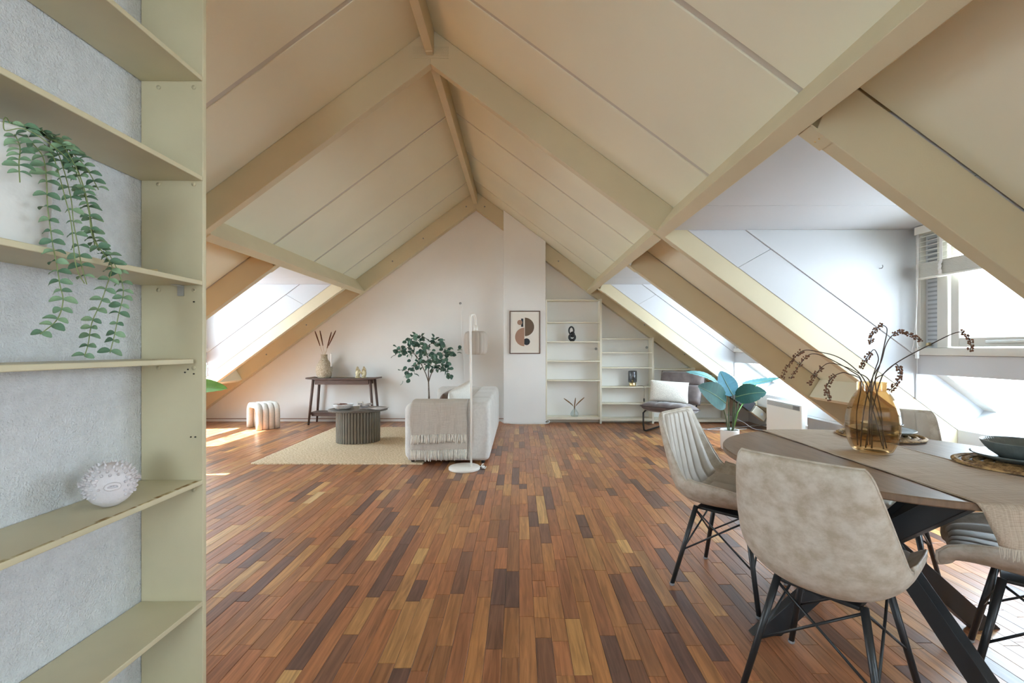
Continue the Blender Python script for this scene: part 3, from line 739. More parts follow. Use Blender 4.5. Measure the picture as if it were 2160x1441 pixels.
MB().box(-w2 + .055, w2 - .055, -d2 + .04, d2 - .04, .178, .196).build('lower_shelf', m_wal, ct, bevel=.004)
MB().box(-w2 + .075, w2 - .075, -d2 + .05, -d2 + .066, .135, .177).build('shelf_rail', m_wal, ct, bevel=.003)
CT = CH + .0005
# woven vase
m_wov = mat('woven_seagrass', '#a8967a', .9, var=.35, vscale=55, bump=.8, bscale=110, col2='#ddd2bc', stretch=(1, 1, 2.2))
wvx, wvy = (684 - VX) / FPX * 7.31, 7.31
wv_ = thing('woven_vase', 'bottle-shaped woven seagrass vase on the console table', 'vase', (wvx, wvy, CT))
prof = cat_rom([(.0, 0), (.085, .0), (.112, .05), (.122, .12), (.113, .19), (.080, .255), (.052, .295), (.045, .34), (.047, .375)], 60)
def wf(t, r, z):
    return r + (.0035 * sin(z * 330 + 3 * t) + .003 * sin(t * 26 + z * 160)) if r > .01 else r
inner = [(.038, .372), (.036, .30), (.02, .26), (0, .25)]
MB().lathe(prof + inner, 48, fn=wf, cap0=False, cap1=False).build('body', m_wov, wv_, smooth=True)
for lb, tx, ty in (('outermost left brown plume in the woven vase', 664.5, 699), ('inner left brown plume in the woven vase', 675, 698), ('inner right brown plume in the woven vase', 699, 701), ('outermost right brown plume in the woven vase', 708, 698)):
    Yp = 7.31 + (.02 if 'inner' in lb else -.02); tip = at(tx, ty, Yp); p0 = Vector((wvx + (684 - tx) * .0004, wvy, CT + .26)); md = Vector((wvx + (tx - 684) * .0011, wvy + (Yp - 7.31), CT + .40))
    plume('brown_plume', lb, p0, md, tip, .27, .0125, m_pamp2, 'brown plumes in the woven vase')
# candle
cd = thing('candle_holder', 'slim glass candlestick with a white taper candle beside the woven vase', 'candlestick', ((698.5 - VX) / FPX * 7.24, 7.24, CT))
MB().lathe([(0, 0), (.03, 0), (.03, .006), (.007, .014), (.006, .16), (.014, .175), (.014, .19), (0, .19)], 18, cap0=False, cap1=False).build('holder', m_clear, cd, smooth=True)
MB().lathe([(0, .182), (.0105, .182), (.0095, .385), (.004, .392), (0, .392)], 14, cap0=False, cap1=False).build('candle', mat('wax', (.82, .81, .78), .5), cd, smooth=True)
MB().tube([(0, 0, .39), (.001, 0, .402)], .0012, 5).build('wick', m_black, cd)
# two upright hands (ornaments)
m_gh = mat('pale_gold_leaf', '#c4b793', .5, metal=.3, var=.2, vscale=40, bump=.2, bscale=90)
def hand(label, px, mirror):
    o = thing('hand_sculpture', label, 'ornament', ((px - VX) / FPX * 7.29, 7.29, CT), group='gold hands on the console table')
    MB().lathe([(0, 0), (.042, 0), (.042, .008), (.030, .018), (.022, .03), (0, .03)], 20, cap0=False, cap1=False).build('base', m_gh, o, smooth=True)
    def palm(u, v):
        t = 2 * pi * u; z = .022 + .10 * v; r = (.020 + .020 * sin(pi * min(1, v * .75 + .12))); return (r * cos(t), r * .42 * sin(t) + .012 * v, z)
    pm = MB().grid(palm, 18, 10, closed_u=True); pm.f += [tuple(range(17, -1, -1)), tuple(9 * 18 + k for k in range(18))]
    pm.build('palm', m_gh, o, smooth=True)
    for x, L, b in ((-.026, .058, .105), (-.009, .072, .112), (.009, .068, .112), (.025, .046, .102)):
        x *= mirror
        MB().tube([(x, .011, b - .01), (x * .95, .004, b + L * .45), (x * .72, -.003, b + L * .8), (x * .6, -.008, b + L)], [.0095, .0088, .0075, .004], 10).build('finger', m_gh, o, smooth=True)
    MB().tube([(.022 * mirror, -.004, .058), (.044 * mirror, -.014, .085), (.050 * mirror, -.016, .108), (.050 * mirror, -.014, .122)], [.011, .0105, .009, .004], 10).build('thumb', m_gh, o, smooth=True)
hand('gold hand sculpture with its thumb to the right, nearer the vase', 754.5, 1)
hand('gold hand sculpture with its thumb to the left, nearer the table end', 767.5, -1)

# ------------------------------------------------------------------ channelled bench
m_bou = mat('cream_boucle', (.74, .70, .63), .95, var=.06, vscale=60, bump=.9, bscale=150, sheen=.3)
bn = thing('arch_stool', 'cream boucle arch-shaped stool with four channels beside the left slope', 'stool', (-3.89, 6.92, 0), radians(-42))
# local x: along the span (two legs), local y: across the channels
def uch(cyy):
    path = []; hw = .195; H = .40; R = .10
    for z in (0.005, .10, .22): path.append((-hw, cyy, z))
    for k in range(6): a = pi - (pi / 2) * k / 5; path.append((-hw + R + R * cos(a), cyy, H - .048 - R + R * sin(a)))
    for k in range(6): a = pi / 2 - (pi / 2) * k / 5; path.append((hw - R + R * cos(a), cyy, H - .048 - R + R * sin(a)))
    for z in (.22, .10, .005): path.append((hw, cyy, z))
    mb = MB(); n = 14; vs = []
    for i, p in enumerate(path):
        a = Vector(path[max(i - 1, 0)]); b = Vector(path[min(i + 1, len(path) - 1)]); d = (b - a).normalized(); nrm = Vector((-d.z, 0, d.x))
        for k in range(n):
            t = 2 * pi * k / n; cu, su_ = cos(t), sin(t)
            ex = .042 * (abs(cu) ** .55) * (1 if cu > 0 else -1); ey = .040 * (abs(su_) ** .55) * (1 if su_ > 0 else -1)
            vs.append(Vector(p) + nrm * ex + Vector((0, ey, 0)))
    fs = [(i * n + k, i * n + (k + 1) % n, (i + 1) * n + (k + 1) % n, (i + 1) * n + k) for i in range(len(path) - 1) for k in range(n)] + [tuple(range(n - 1, -1, -1)), tuple((len(path) - 1) * n + k for k in range(n))]
    return mb.add(vs, fs)
for i in range(4): uch(-.123 + .082 * i).build('channel', m_bou, bn, smooth=True)
for sx in (-.195, .195):
    for sy in (-.12, .12): MB().lathe([(0, 0), (.012, 0), (.012, .006)], 10, T(sx, sy, -.0)).build('glide', m_black, bn)

# ------------------------------------------------------------------ rug and coffee table
def rug_material():
    m = bpy.data.materials.new('woven_jute'); N, L, B = nodes(m)
    t = N.new('ShaderNodeTexCoord'); mp = N.new('ShaderNodeMapping'); mp.inputs['Scale'].default_value = (45, 130, 1); L.new(t.outputs['Object'], mp.inputs['Vector'])
    v = N.new('ShaderNodeTexNoise'); v.inputs['Scale'].default_value = 1.; v.inputs['Detail'].default_value = 2; L.new(mp.outputs[0], v.inputs['Vector'])
    r = N.new('ShaderNodeValToRGB'); r.color_ramp.elements[0].position = .35; r.color_ramp.elements[0].color = (*lin('#b89f7a'), 1); r.color_ramp.elements[1].position = .62; r.color_ramp.elements[1].color = (*lin('#ead8bb'), 1)
    L.new(v.outputs['Fac'], r.inputs['Fac']); L.new(r.outputs['Color'], B.inputs['Base Color'])
    bp = N.new('ShaderNodeBump'); bp.inputs['Strength'].default_value = .9; bp.inputs['Distance'].default_value = .008; L.new(v.outputs['Fac'], bp.inputs['Height']); L.new(bp.outputs[0], B.inputs['Normal'])
    B.inputs['Roughness'].default_value = .95; B.inputs['Specular IOR Level'].default_value = .15
    return m
RGX0, RGX1, RGY0, RGY1 = -2.79, -1.0, 4.72, 6.92
rr = random.Random(2)
jit = [rr.uniform(-.006, .006) for _ in range(400)]
def rugf(u, v):
    x = RGX0 + (RGX1 - RGX0) * u; y = RGY0 + (RGY1 - RGY0) * v
    i = int(u * 199); j = int(v * 149)
    if j == 0: y += jit[i]
    if j == 149: y += jit[399 - i]
    if i == 0: x += jit[j]
    return (x, y, .011 + .0015 * sin(i * 1.7) * sin(j * 2.1))
rg = MB().grid(rugf, 200, 150); nb = len(rg.v)
# skirt to the floor
ring_ = [i for i in range(200)] + [j * 200 + 199 for j in range(1, 150)] + [149 * 200 + i for i in range(198, -1, -1)] + [j * 200 for j in range(148, 0, -1)]
base = len(rg.v); rg.v += [(rg.v[i][0], rg.v[i][1], .0005) for i in ring_]
for k in range(len(ring_)):
    k2 = (k + 1) % len(ring_); rg.f.append((ring_[k2], ring_[k], base + k, base + k2))
tag(rg.build('jute_rug', rug_material(), None, smooth=True), 'rectangular woven beige jute rug on the parquet', 'rug')

m_smoke_oak = mat('smoked_oak', '#726c60', .5, var=.14, vscale=9, stretch=(10, 10, 1), bump=.05, bscale=60)
m_smoke_top = mat('smoked_oak_top', '#635d55', .45, var=.12, vscale=8, stretch=(1.5, 12, 1))
cf = thing('coffee_table', 'oval dark slatted coffee table standing on the jute rug', 'table', (-2.07, 5.86, .0125), radians(14))
def oval(a, b, n=44): return [(a * cos(2 * pi * k / n), b * sin(2 * pi * k / n)) for k in range(n)]
TA, TB, BA, BB_ = .365, .275, .258, .20
mb = MB(); n = 56; H0 = .395
for (sc_, z) in ((.985, H0), (1., H0 + .005), (1., H0 + .020), (.985, H0 + .025)): mb.v += [(x * sc_, y * sc_, z) for x, y in oval(TA, TB, n)]
for j in range(3): mb.f += [(j * n + k, j * n + (k + 1) % n, (j + 1) * n + (k + 1) % n, (j + 1) * n + k) for k in range(n)]
mb.f += [tuple(range(n - 1, -1, -1)), tuple(3 * n + k for k in range(n))]
mb.build('top', m_smoke_top, cf)
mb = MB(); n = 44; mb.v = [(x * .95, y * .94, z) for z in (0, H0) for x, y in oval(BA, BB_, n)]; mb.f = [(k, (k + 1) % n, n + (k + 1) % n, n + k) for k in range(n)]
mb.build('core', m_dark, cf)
slat = MB().box(-.0165, .0165, -.012, .006, .0, H0 - .001).mesh('slat', m_smoke_oak)
for k in range(44):
    t = 2 * pi * (k + .5) / 44; x, y = BA * cos(t), BB_ * sin(t); nx, ny = cos(t) / BA, sin(t) / BB_
    M = T(x, y, 0) @ RZ(atan2(ny, nx) + pi / 2)
    # spacing differs round an oval: widen the slat where the rim runs longer
    ds = sqrt((BA * sin(t)) ** 2 + (BB_ * cos(t)) ** 2) * 2 * pi / 44
    inst('slat', slat, cf, M @ Matrix.Diagonal((ds * .80 / .033, 1, 1, 1)))
CFZ = .0125 + H0 + .0255
# dish of nuts
ds_ = thing('nut_dish', 'wavy white stone dish on the coffee table', 'dish', at(723, 866, 5.80).xy.to_3d() + Vector((0, 0, CFZ)))
def dishf(t, r, z): return r * (1 + .06 * sin(3 * t + .5) + .03 * sin(7 * t)) if r > .03 else r
MB().lathe([(0, 0), (.07, 0), (.10, .018), (.118, .05), (.124, .066), (.116, .067), (.106, .045), (.085, .022), (0, .016)], 36, fn=dishf, cap0=False, cap1=False).build('bowl', mat('white_stone', (.74, .74, .74), .7, var=.08, vscale=50, bump=.5, bscale=70), ds_, smooth=True)
rr = random.Random(4); nt = MB()
for i in range(90):
    a, q_ = rr.uniform(0, 6.28), sqrt(rr.random()) * .09
    nt.ball((q_ * cos(a), q_ * sin(a), .038 + .022 * (1 - q_ / .09) + rr.uniform(-.004, .01)), rr.uniform(.010, .014), 7, 5, sc=(1, rr.uniform(.7, 1), .8))
nuts = nt.build('nuts', mat('brown_nuts', '#6d4230', .7, var=.35, vscale=60), None, smooth=True); nuts.location = ds_.location; tag(nuts, 'heap of brown nuts filling the white stone dish', 'nuts', kind='stuff')
# open magazine, one page curling
mg = thing('magazine', 'open magazine with a curled page on the coffee table', 'magazine', (-1.905, 5.86, CFZ), radians(-12))
m_page = mat('printed_page', '#b9b4b2', .6, var=.22, vscale=14)
MB().grid(lambda u, v: ((u) * .19, (v - .5) * .24, .004 + .010 * sin(pi * min(1, u * 1.4)) * (1 - u)), 14, 2).build('page', m_page, mg, smooth=True, solid=.004)
def curl(u, v):
    a = u * 4.6; r = .030 - .010 * u
    return (-.02 - .11 * (1 - u) ** 2 * 0 - .05 - r * sin(a) * .9, (v - .5) * .24, .034 - r * cos(a))
MB().grid(curl, 18, 2).build('page', m_page, mg, smooth=True, solid=.003)
MB().grid(lambda u, v: (-.11 + .11 * u, (v - .5) * .24, .004 + .006 * u), 6, 2).build('page', m_page, mg, smooth=True, solid=.004)
# ------------------------------------------------------------------ sofa (faces -X)
m_sofa = mat('pale_grey_chenille', (.60, .585, .55), .92, var=.05, vscale=40, bump=.25, bscale=220, sheen=.3)
SX0, SX1, SY0, SY1, SH = -1.20, -.30, 4.72, 6.82, .645
sf = thing('sofa', 'low rounded pale grey fabric sofa seen from its end, standing half on the rug', 'sofa', ((SX0 + SX1) / 2, (SY0 + SY1) / 2, 0))
sw, sl = (SX1 - SX0) / 2, (SY1 - SY0) / 2
def soft(name, x0, x1, y0, y1, z0, z1, bev, m=m_sofa, par=sf, puff=0.):
    return MB().box(x0, x1, y0, y1, z0, z1).build(name, m, par, bevel=bev, seg=5)
AW = .24
soft('base', -sw + .03, sw - .03, -sl + .03, sl - .03, .03, .24, .03)
soft('arm', -sw, sw - .20, -sl, -sl + AW, .03, SH - .01, .085)
soft('arm', -sw, sw - .20, sl - AW, sl, .03, SH, .085)
# back: three upholstered sections with slightly sunk seams, rolled over at both ends
nb_ = 4; yy = [-sl + (2 * sl) * i / nb_ for i in range(nb_ + 1)]
def backf(u, v):
    # u around the cross-section, v along the length
    y = -sl + 2 * sl * v
    a = 2 * pi * u; ca, sa = cos(a), sin(a); k = .30
    hw, hh = .14, (SH - .03) / 2
    ph = (v * nb_) % 1.0; seam = -.012 * (abs(cos(pi * (v * nb_))) ** 24 if .04 < v < .96 else 0)
    end = 1 - max(0, (abs(2 * v - 1) - .93) / .07) ** 2 * .26
    hw_, hh_ = (hw + seam) * end, (hh + seam) * (1 - (1 - end) * .45)
    return (sw - .14 + hw_ * abs(ca) ** k * (1 if ca > 0 else -1), y, .03 + hh + hh_ * abs(sa) ** k * (1 if sa > 0 else -1))
bk = MB().grid(backf, 40, 81, closed_u=True); bk.f += [tuple(range(39, -1, -1)), tuple(80 * 40 + k for k in range(40))]
bk.build('backrest', m_sofa, sf, smooth=True)
soft('seat_cushion', -sw + .01, sw - .25, -sl + AW + .005, -.003, .22, .43, .055)
soft('seat_cushion', -sw + .01, sw - .25, .003, sl - AW - .005, .22, .43, .055)
for a in (-sw + .08, sw - .08):
    for b in (-sl + .08, sl - .08): MB().lathe([(.018, 0 if a > 0 else .0128), (.022, .035)], 12, T(a, b, 0)).build('foot', m_black, sf)

# cushions on the sofa
def pillow(name, label, cat, W, H, D, m, loc, rot, parent=None, pin=.06):
    def f(sgn):
        def g(u, v):
            a, b = 2 * u - 1, 2 * v - 1
            e = max(0, (1 - a * a)) ** .42 * max(0, (1 - b * b)) ** .42
            k = 1 - pin * (1 - abs(a) ** 2) * abs(b) ** 4; k2 = 1 - pin * (1 - abs(b) ** 2) * abs(a) ** 4
            return (a * W / 2 * k2, sgn * D / 2 * e, b * H / 2 * k)
        return g
    mb = MB().grid(f(-1), 22, 22).grid(f(1), 22, 22)
    n = 22 * 22; mb.f = mb.f[:21 * 21] + [tuple(reversed(q_)) for q_ in mb.f[21 * 21:]]
    o = mb.build(name, m, None, smooth=True); o.location = loc; o.rotation_euler = rot
    wd = o.modifiers.new('w', 'WELD'); wd.merge_threshold = .0005
    if label: tag(o, label, cat)
    return o
m_cushw = mat('ivory_linen', (.72, .70, .64), .9, var=.05, vscale=60, bump=.4, bscale=180)
m_cushb = mat('dark_brown_velvet', '#5a4433', .75, var=.2, vscale=10, sheen=.4)
pillow('cushion', 'ivory cushion leaning in the corner of the pale grey sofa', 'cushion', .44, .37, .15, m_cushw, (-.665, 5.13, .622), (radians(12), radians(-14), radians(62)))
pillow('cushion', 'dark brown cushion lying beside the ivory cushion on the sofa', 'cushion', .40, .30, .13, m_cushb, (-.86, 5.45, .575), (radians(26), radians(-8), radians(70)))

# knitted throw over the near arm
m_throw = weave('oatmeal_waffle_knit', '#bab2a7', '#cac3b8', 330, 300, .95, .9)
m_fringe = mat('oatmeal_yarn', '#e2ddd2', .95, var=.1, vscale=30)
th = thing('throw_blanket', 'oatmeal waffle-knit throw with tasselled ends hung over the sofa arm', 'blanket', (-.84, SY0, 0))
def throw(x0, x1, off, zb, ph, back):
    """cloth over the arm: from the seat side, over the top, down the front to zb"""
    ztop = SH - .01 + .012 + off; R = .075
    prof = []
    yA = AW * .62
    prof += [(yA - .02 * k * 0 - k * .02, ztop) for k in range(0, 4)]
    y1 = prof[-1][0]
    for k in range(1, 8):
        a = pi / 2 * k / 7; prof.append((-.012 - off + R * (1 - sin(a)) if False else (-.012 - off) + R - R * sin(a), ztop - R + R * cos(a)))
    zz = ztop - R
    m = 22
    for k in range(1, m + 1): prof.append((-.012 - off, zz + (zb - zz) * k / m))
    prof = [p for p in prof]
    n = len(prof)
    def f(u, v):
        t = v * (n - 1); i = min(int(t), n - 2); fr = t - i
        y = prof[i][0] + (prof[i + 1][0] - prof[i][0]) * fr; z = prof[i][1] + (prof[i + 1][1] - prof[i][1]) * fr
        drop = max(0, v - .3) / .7
        x = x0 + (x1 - x0) * u
        y -= drop * (.006 + .006 * sin(u * 17 + ph) + .004 * sin(u * 41 + ph * 2))
        return (x + .004 * sin(v * 9 + ph), y, z - .006 * drop * sin(u * 5 + ph))
    return MB().grid(f, 60, 3 * n), f
def fringe(f, n, L, seed):
    rr = random.Random(seed); mb = MB()
    for i in range(n):
        u = (i + .5) / n; p = Vector(f(u, 1)); l = L * rr.uniform(.85, 1.1)
        q1 = p + Vector((rr.uniform(-.004, .004), -.004, -l * .25)); q2 = p + Vector((rr.uniform(-.006, .006), -.003 + rr.uniform(-.004, .002), -l))
        mb.tube([p + Vector((0, 0, .004)), q1, q1.lerp(q2, .5), q2], [.0052, .0062, .0068, .0055], 7)
    return mb
c1, f1 = throw(-.285, .300, .0, .155, 0., 1); c1.build('lower_layer', m_throw, th, smooth=True, solid=.006)
tag(fringe(f1, 38, .105, 1).build('fringe', m_fringe, th, smooth=True), kind='stuff')
c2, f2 = throw(-.270, .300, .016, .315, 1.3, 1); c2.build('upper_layer', m_throw, th, smooth=True, solid=.006)
tag(fringe(f2, 36, .085, 2).build('fringe', m_fringe, th, smooth=True), kind='stuff')

# ------------------------------------------------------------------ floor lamp
m_lampw = mat('cream_lacquer', (.78, .76, .70), .4)
fl = thing('floor_lamp', 'cream arched floor lamp with a ribbed paper shade beside the sofa arm', 'lamp', (-.545, 4.53, 0))
MB().lathe([(0, 0), (.148, 0), (.155, .006), (.155, .024), (.150, .030), (0, .031)], 48, cap0=False, cap1=False).build('base', m_lampw, fl, smooth=True)
PXo = .068; pts = [(PXo, 0, .03), (PXo, 0, .8), (PXo - .008, 0, 1.45)]
for k in range(9):
    a = pi - (pi / 2) * k / 8; pts.append((PXo - .008 + .6 * (.035 + .035 * cos(a)), .8 * (.035 + .035 * cos(a)), 1.50 + .045 * sin(a)))
SXo, SYo = .100, .138
pts += [(.088, .06, 1.547), (.094, .10, 1.54), (.098, .13, 1.51), (SXo, SYo, 1.47), (SXo, SYo, 1.435)]
MB().tube(pts, .0105, 10).build('pole', m_lampw, fl, smooth=True)
MB().lathe([(0, 1.44), (.018, 1.44), (.020, 1.40), (.020, 1.385), (.055, 1.380), (.055, 1.376), (0, 1.376)], 20, T(SXo, SYo, 0), cap0=False, cap1=False).build('socket', m_lampw, fl, smooth=True)
m_shade = bpy.data.materials.new('translucent_paper'); N_, L_n, B_ = nodes(m_shade)
B_.inputs['Base Color'].default_value = (.62, .57, .51, 1); B_.inputs['Roughness'].default_value = .8
tl = N_.new('ShaderNodeBsdfTranslucent'); tl.inputs['Color'].default_value = (.66, .61, .54, 1); mxs = N_.new('ShaderNodeMixShader'); mxs.inputs['Fac'].default_value = .45
L_n.new(B_.outputs[0], mxs.inputs[1]); L_n.new(tl.outputs[0], mxs.inputs[2]); L_n.new(mxs.outputs[0], N_['Material Output'].inputs['Surface'])
prof = [(.05, 1.378), (.085, 1.378), (.105, 1.368), (.115, 1.345), (.119, 1.30), (.120, 1.26), (.119, 1.22), (.115, 1.175), (.106, 1.152), (.088, 1.142), (.080, 1.142)]
MB().lathe(prof, 112, T(SXo, SYo, 0), fn=lambda t, r, z: r * (1 - .035 * abs(cos(8 * t)) ** 6), cap0=False, cap1=False).build('lamp_shade', m_shade, fl, smooth=True)
for k in range(16):
    a = 2 * pi * (k + .5) / 16 
    MB().tube([(SXo + r * .985 * cos(a), SYo + r * .985 * sin(a), z) for r, z in prof[1:]], .0016, 5).build('rib', m_lampw, fl, smooth=True)
MB().ball((SXo, SYo, 1.30), .035, 16, 12, sc=(1, 1, 1.2)).build('bulb', mat('opal_bulb', (.8, .8, .78), .3), fl, smooth=True)
MB().tube(cat_rom([(.14, .05, .02), (.19, .06, .006), (.215, .03, .02), (.20, 0, .008), (.17, .02, .03), (.185, .05, .045), (.18, .14, .006)], 40), .004, 6).build('cord', m_cordw, fl, smooth=True)
MB().box(.17, .20, .01, .035, .004, .03).build('plug', m_cordw, fl, bevel=.004)

# ------------------------------------------------------------------ round-leaved tree behind the sofa
m_bark = mat('grey_brown_bark', '#6f6357', .85, var=.25, vscale=30, bump=.4, bscale=60)
m_euc = [mat('eucalyptus_leaf_' + 'abc'[i], c, .55, var=.2, vscale=25) for i, c in enumerate(('#48695a', '#5a7d69', '#3a5a4e'))]
TX, TY = (905 - VX) / FPX * 7.12, 7.12
tr_ = thing('potted_tree', 'slender potted tree with round dark green leaves behind the sofa', 'plant', (TX, TY, 0))
MB().lathe([(0, 0), (.10, 0), (.125, .02), (.135, .24), (.125, .24), (.12, .20), (0, .20)], 28, cap0=False, cap1=False).build('pot', mat('grey_pot', (.35, .34, .33), .7), tr_, smooth=True)
def lp_(px, py, dy=0.): return at(px, py, TY + dy) - tr_.location
fork = lp_(904, 806)
MB().tube(cat_rom([(0, 0, .18), (.0, .0, .45), lp_(905, 840), fork], 12), [.016 - .0006 * k for k in range(12)], 8).build('trunk', m_bark, tr_, smooth=True)
tips = []
branches = [[(897, 786, 0), (886, 764, .02), (876, 748, .05), (858, 733, .08)], [(904, 780, 0), (903, 756, -.03), (897, 735, -.05), (890, 702, -.04)], [(910, 788, .0), (920, 770, .05), (930, 752, .08), (941, 730, .05)],
            [(886, 764, .02), (876, 772, -.06), (862, 782, -.10), (852, 796, -.12)], [(897, 735, -.05), (910, 725, -.15), (925, 722, -.2)], [(920, 770, .05), (935, 778, -.05), (945, 784, -.1)], [(876, 748, .05), (860, 742, .0), (842, 738, -.05)], [(930, 752, .08), (945, 748, .12), (957, 744, .1)], [(903, 756, -.03), (885, 728, .1), (868, 722, .15)], [(904, 780, 0), (912, 762, -.2), (914, 748, -.28)], [(897, 735, -.05), (880, 716, -.15), (862, 715, -.2)]]
starts = [fork, fork, fork, None, None, None, None, None, None, None, None]
for i, br in enumerate(branches):
    p = ([starts[i]] if starts[i] is not None else []) + [lp_(*b) for b in br]
    path = cat_rom(p, 14); MB().tube(path, [.009 - .0005 * k if i < 3 else .005 - .0002 * k for k in range(14)], 6).build('branch', m_bark, tr_, smooth=True)
    tips.append(path)
lf_e = [MB().grid(lambda u, v: ((u - .5) * .056 * sin(pi * (.03 + .94 * v)) ** .5, .062 * v, .006 * sin(pi * v) + .012 * abs(u - .5) - .01 * v * v), 6, 6).mesh('leaf', m_euc[i], True) for i in range(3)]
rr = random.Random(21); ne = 0
for bi, path in enumerate(tips):
    L0 = .35 if bi < 3 else .15
    for k in range(27):
        t = L0 + (1 - L0) * rr.random() ** .8; j = min(int(t * 13), 12); p = Vector(path[j]).lerp(Vector(path[j + 1]), t * 13 - j)
        d = Vector((rr.gauss(0, 1), rr.gauss(0, .8), rr.gauss(-.15, .75))).normalized()
        off = d * abs(rr.gauss(0, .075)); q_ = p + off
        inst('leaf', lf_e[rr.randrange(3)], tr_, frame_to(q_, d, up=Vector((rr.uniform(-1, 1), rr.uniform(-1, .2), rr.uniform(-.2, 1))).normalized(), s=rr.uniform(.85, 1.25))); ne += 1

# ------------------------------------------------------------------ lounge chair
m_velv = mat('taupe_velvet', '#6b5f5c', .7, var=.25, vscale=9, sheen=.6, bump=.08, bscale=100)
m_velv.node_tree.nodes['Principled BSDF'].inputs['Sheen Roughness'].default_value = .4
lc = thing('lounge_chair', 'low armless taupe velvet lounge chair with tufted pads on a black sled frame', 'chair', (2.22, 6.62, 0), radians(140))
def tuft(W, L, D, nx, ny, M, name, amp=.035):
    def f(sg):
        def g(u, v):
            a, b = 2 * u - 1, 2 * v - 1
            e = (max(0, 1 - a ** 6)) ** .5 * (max(0, 1 - b ** 6)) ** .5
            fx = abs(sin(pi * nx * u)) ** .55; fy = abs(sin(pi * ny * v)) ** .55
            z = D * .5 * e * (.62 + .38 * fx * fy) if sg > 0 else -D * .45 * e
            return (a * W / 2, b * L / 2, z)
        return g
    mb = MB().grid(f(1), nx * 12 + 1, ny * 12 + 1, M); k = len(mb.f)
    mb.grid(f(-1), nx * 12 + 1, ny * 12 + 1, M); mb.f = mb.f[:k] + [tuple(reversed(q_)) for q_ in mb.f[k:]]
    o = mb.build(name, m_velv, lc, smooth=True); wd = o.modifiers.new('w', 'WELD'); wd.merge_threshold = .0006
    edge = [M @ Vector(p) for p in [(-W / 2, -L / 2, 0), (W / 2, -L / 2, 0), (W / 2, L / 2, 0), (-W / 2, L / 2, 0)]]
    pts = []
    for i in range(4):
        for k in range(6): pts.append(edge[i].lerp(edge[(i + 1) % 4], k / 6))
    MB().tube(pts, .006, 6, closed=True).build('piping', mat('dark_piping', '#4a4140', .7) if 'dark_piping' not in bpy.data.materials else bpy.data.materials['dark_piping'], o, smooth=True)
    return o
tuft(.64, .62, .17, 3, 2, T(0, .06, .345) @ RX_(radians(7)), 'seat')
Mb = T(0, -.255, .40) @ RX_(radians(112))
tuft(.64, .30, .17, 3, 1, Mb @ T(0, .13, .0), 'backrest')
tuft(.66, .22, .17, 3, 1, Mb @ T(0, .375, .02) @ RX_(radians(-7)), 'headrest')
for sx in (-.27, .27):
    pass
fr = []
for p in [(-.27, -.25, .30), (-.28, .27, .31), (-.285, .335, .28), (-.29, .32, .10), (-.29, .30, .03), (-.285, .25, .013), (-.28, 0, .013), (-.28, -.30, .013)]: fr.append(Vector(p))
left = fr; right = [Vector((-p.x, p.y, p.z)) for p in reversed(fr)]
loop = left + [Vector((-.24, -.34, .013)), Vector((.24, -.34, .013))] + right
MB().tube(loop, .0125, 10).build('sled_frame', m_black, lc, smooth=True)
MB().tube([(-.26, -.27, .30), (-.25, -.32, .45), (-.24, -.42, .72)], .011, 8).tube([(.26, -.27, .30), (.25, -.32, .45), (.24, -.42, .72)], .011, 8).tube([(-.265, -.2, .30), (.265, -.2, .30)], .011, 8).build('back_frame', m_black, lc, smooth=True)
m_slub = mat('cream_slub_cotton', (.72, .68, .60), .95, var=.08, vscale=70, bump=.8, bscale=110)
pc = pillow('cushion', 'oblong cream slub cushion on the taupe lounge chair', 'cushion', .54, .31, .14, m_slub, (0, 0, 0), (0, 0, 0), pin=.04)
pm_ = lc.matrix_basis @ T(0.03, -.11, .625) @ RX_(radians(20)) @ RY_(radians(4)) @ RZ(pi)
pc.matrix_basis = T(2.15, 6.53, .585) @ RZ(radians(-10)) @ RX_(radians(-12)) @ RY_(radians(4))

# ------------------------------------------------------------------ teal plant in a white pot
m_teal = [mat('teal_leaf_' + 'abc'[i], c, .62, var=.12, vscale=12) for i, c in enumerate(('#356f80', '#1f5650', '#4f8c8e'))]
m_gstem = mat('dark_green_stem', '#4c5a3c', .55); m_bright = mat('fresh_green_leaf', '#6faa4a', .5, var=.15, vscale=10)
BPX, BPY = (1539 - VX) / FPX * 5.45, 5.45
bp_ = thing('banana_plant', 'artificial plant with broad teal leaves in a low white pot', 'plant', (BPX, BPY, 0))
MB().lathe([(0, 0), (.090, 0), (.100, .01), (.106, .228), (.104, .235), (.098, .232), (.096, .20), (0, .20)], 36, cap0=False, cap1=False).build('pot', mat('white_plaster_pot', (.78, .77, .74), .7), bp_, smooth=True)
MB().lathe([(0, .215), (.097, .212)], 24, cap0=False, cap1=False).build('soil', bpy.data.materials['dark_soil'], bp_)
m_rib = mat('pale_midrib', '#9db98e', .5)
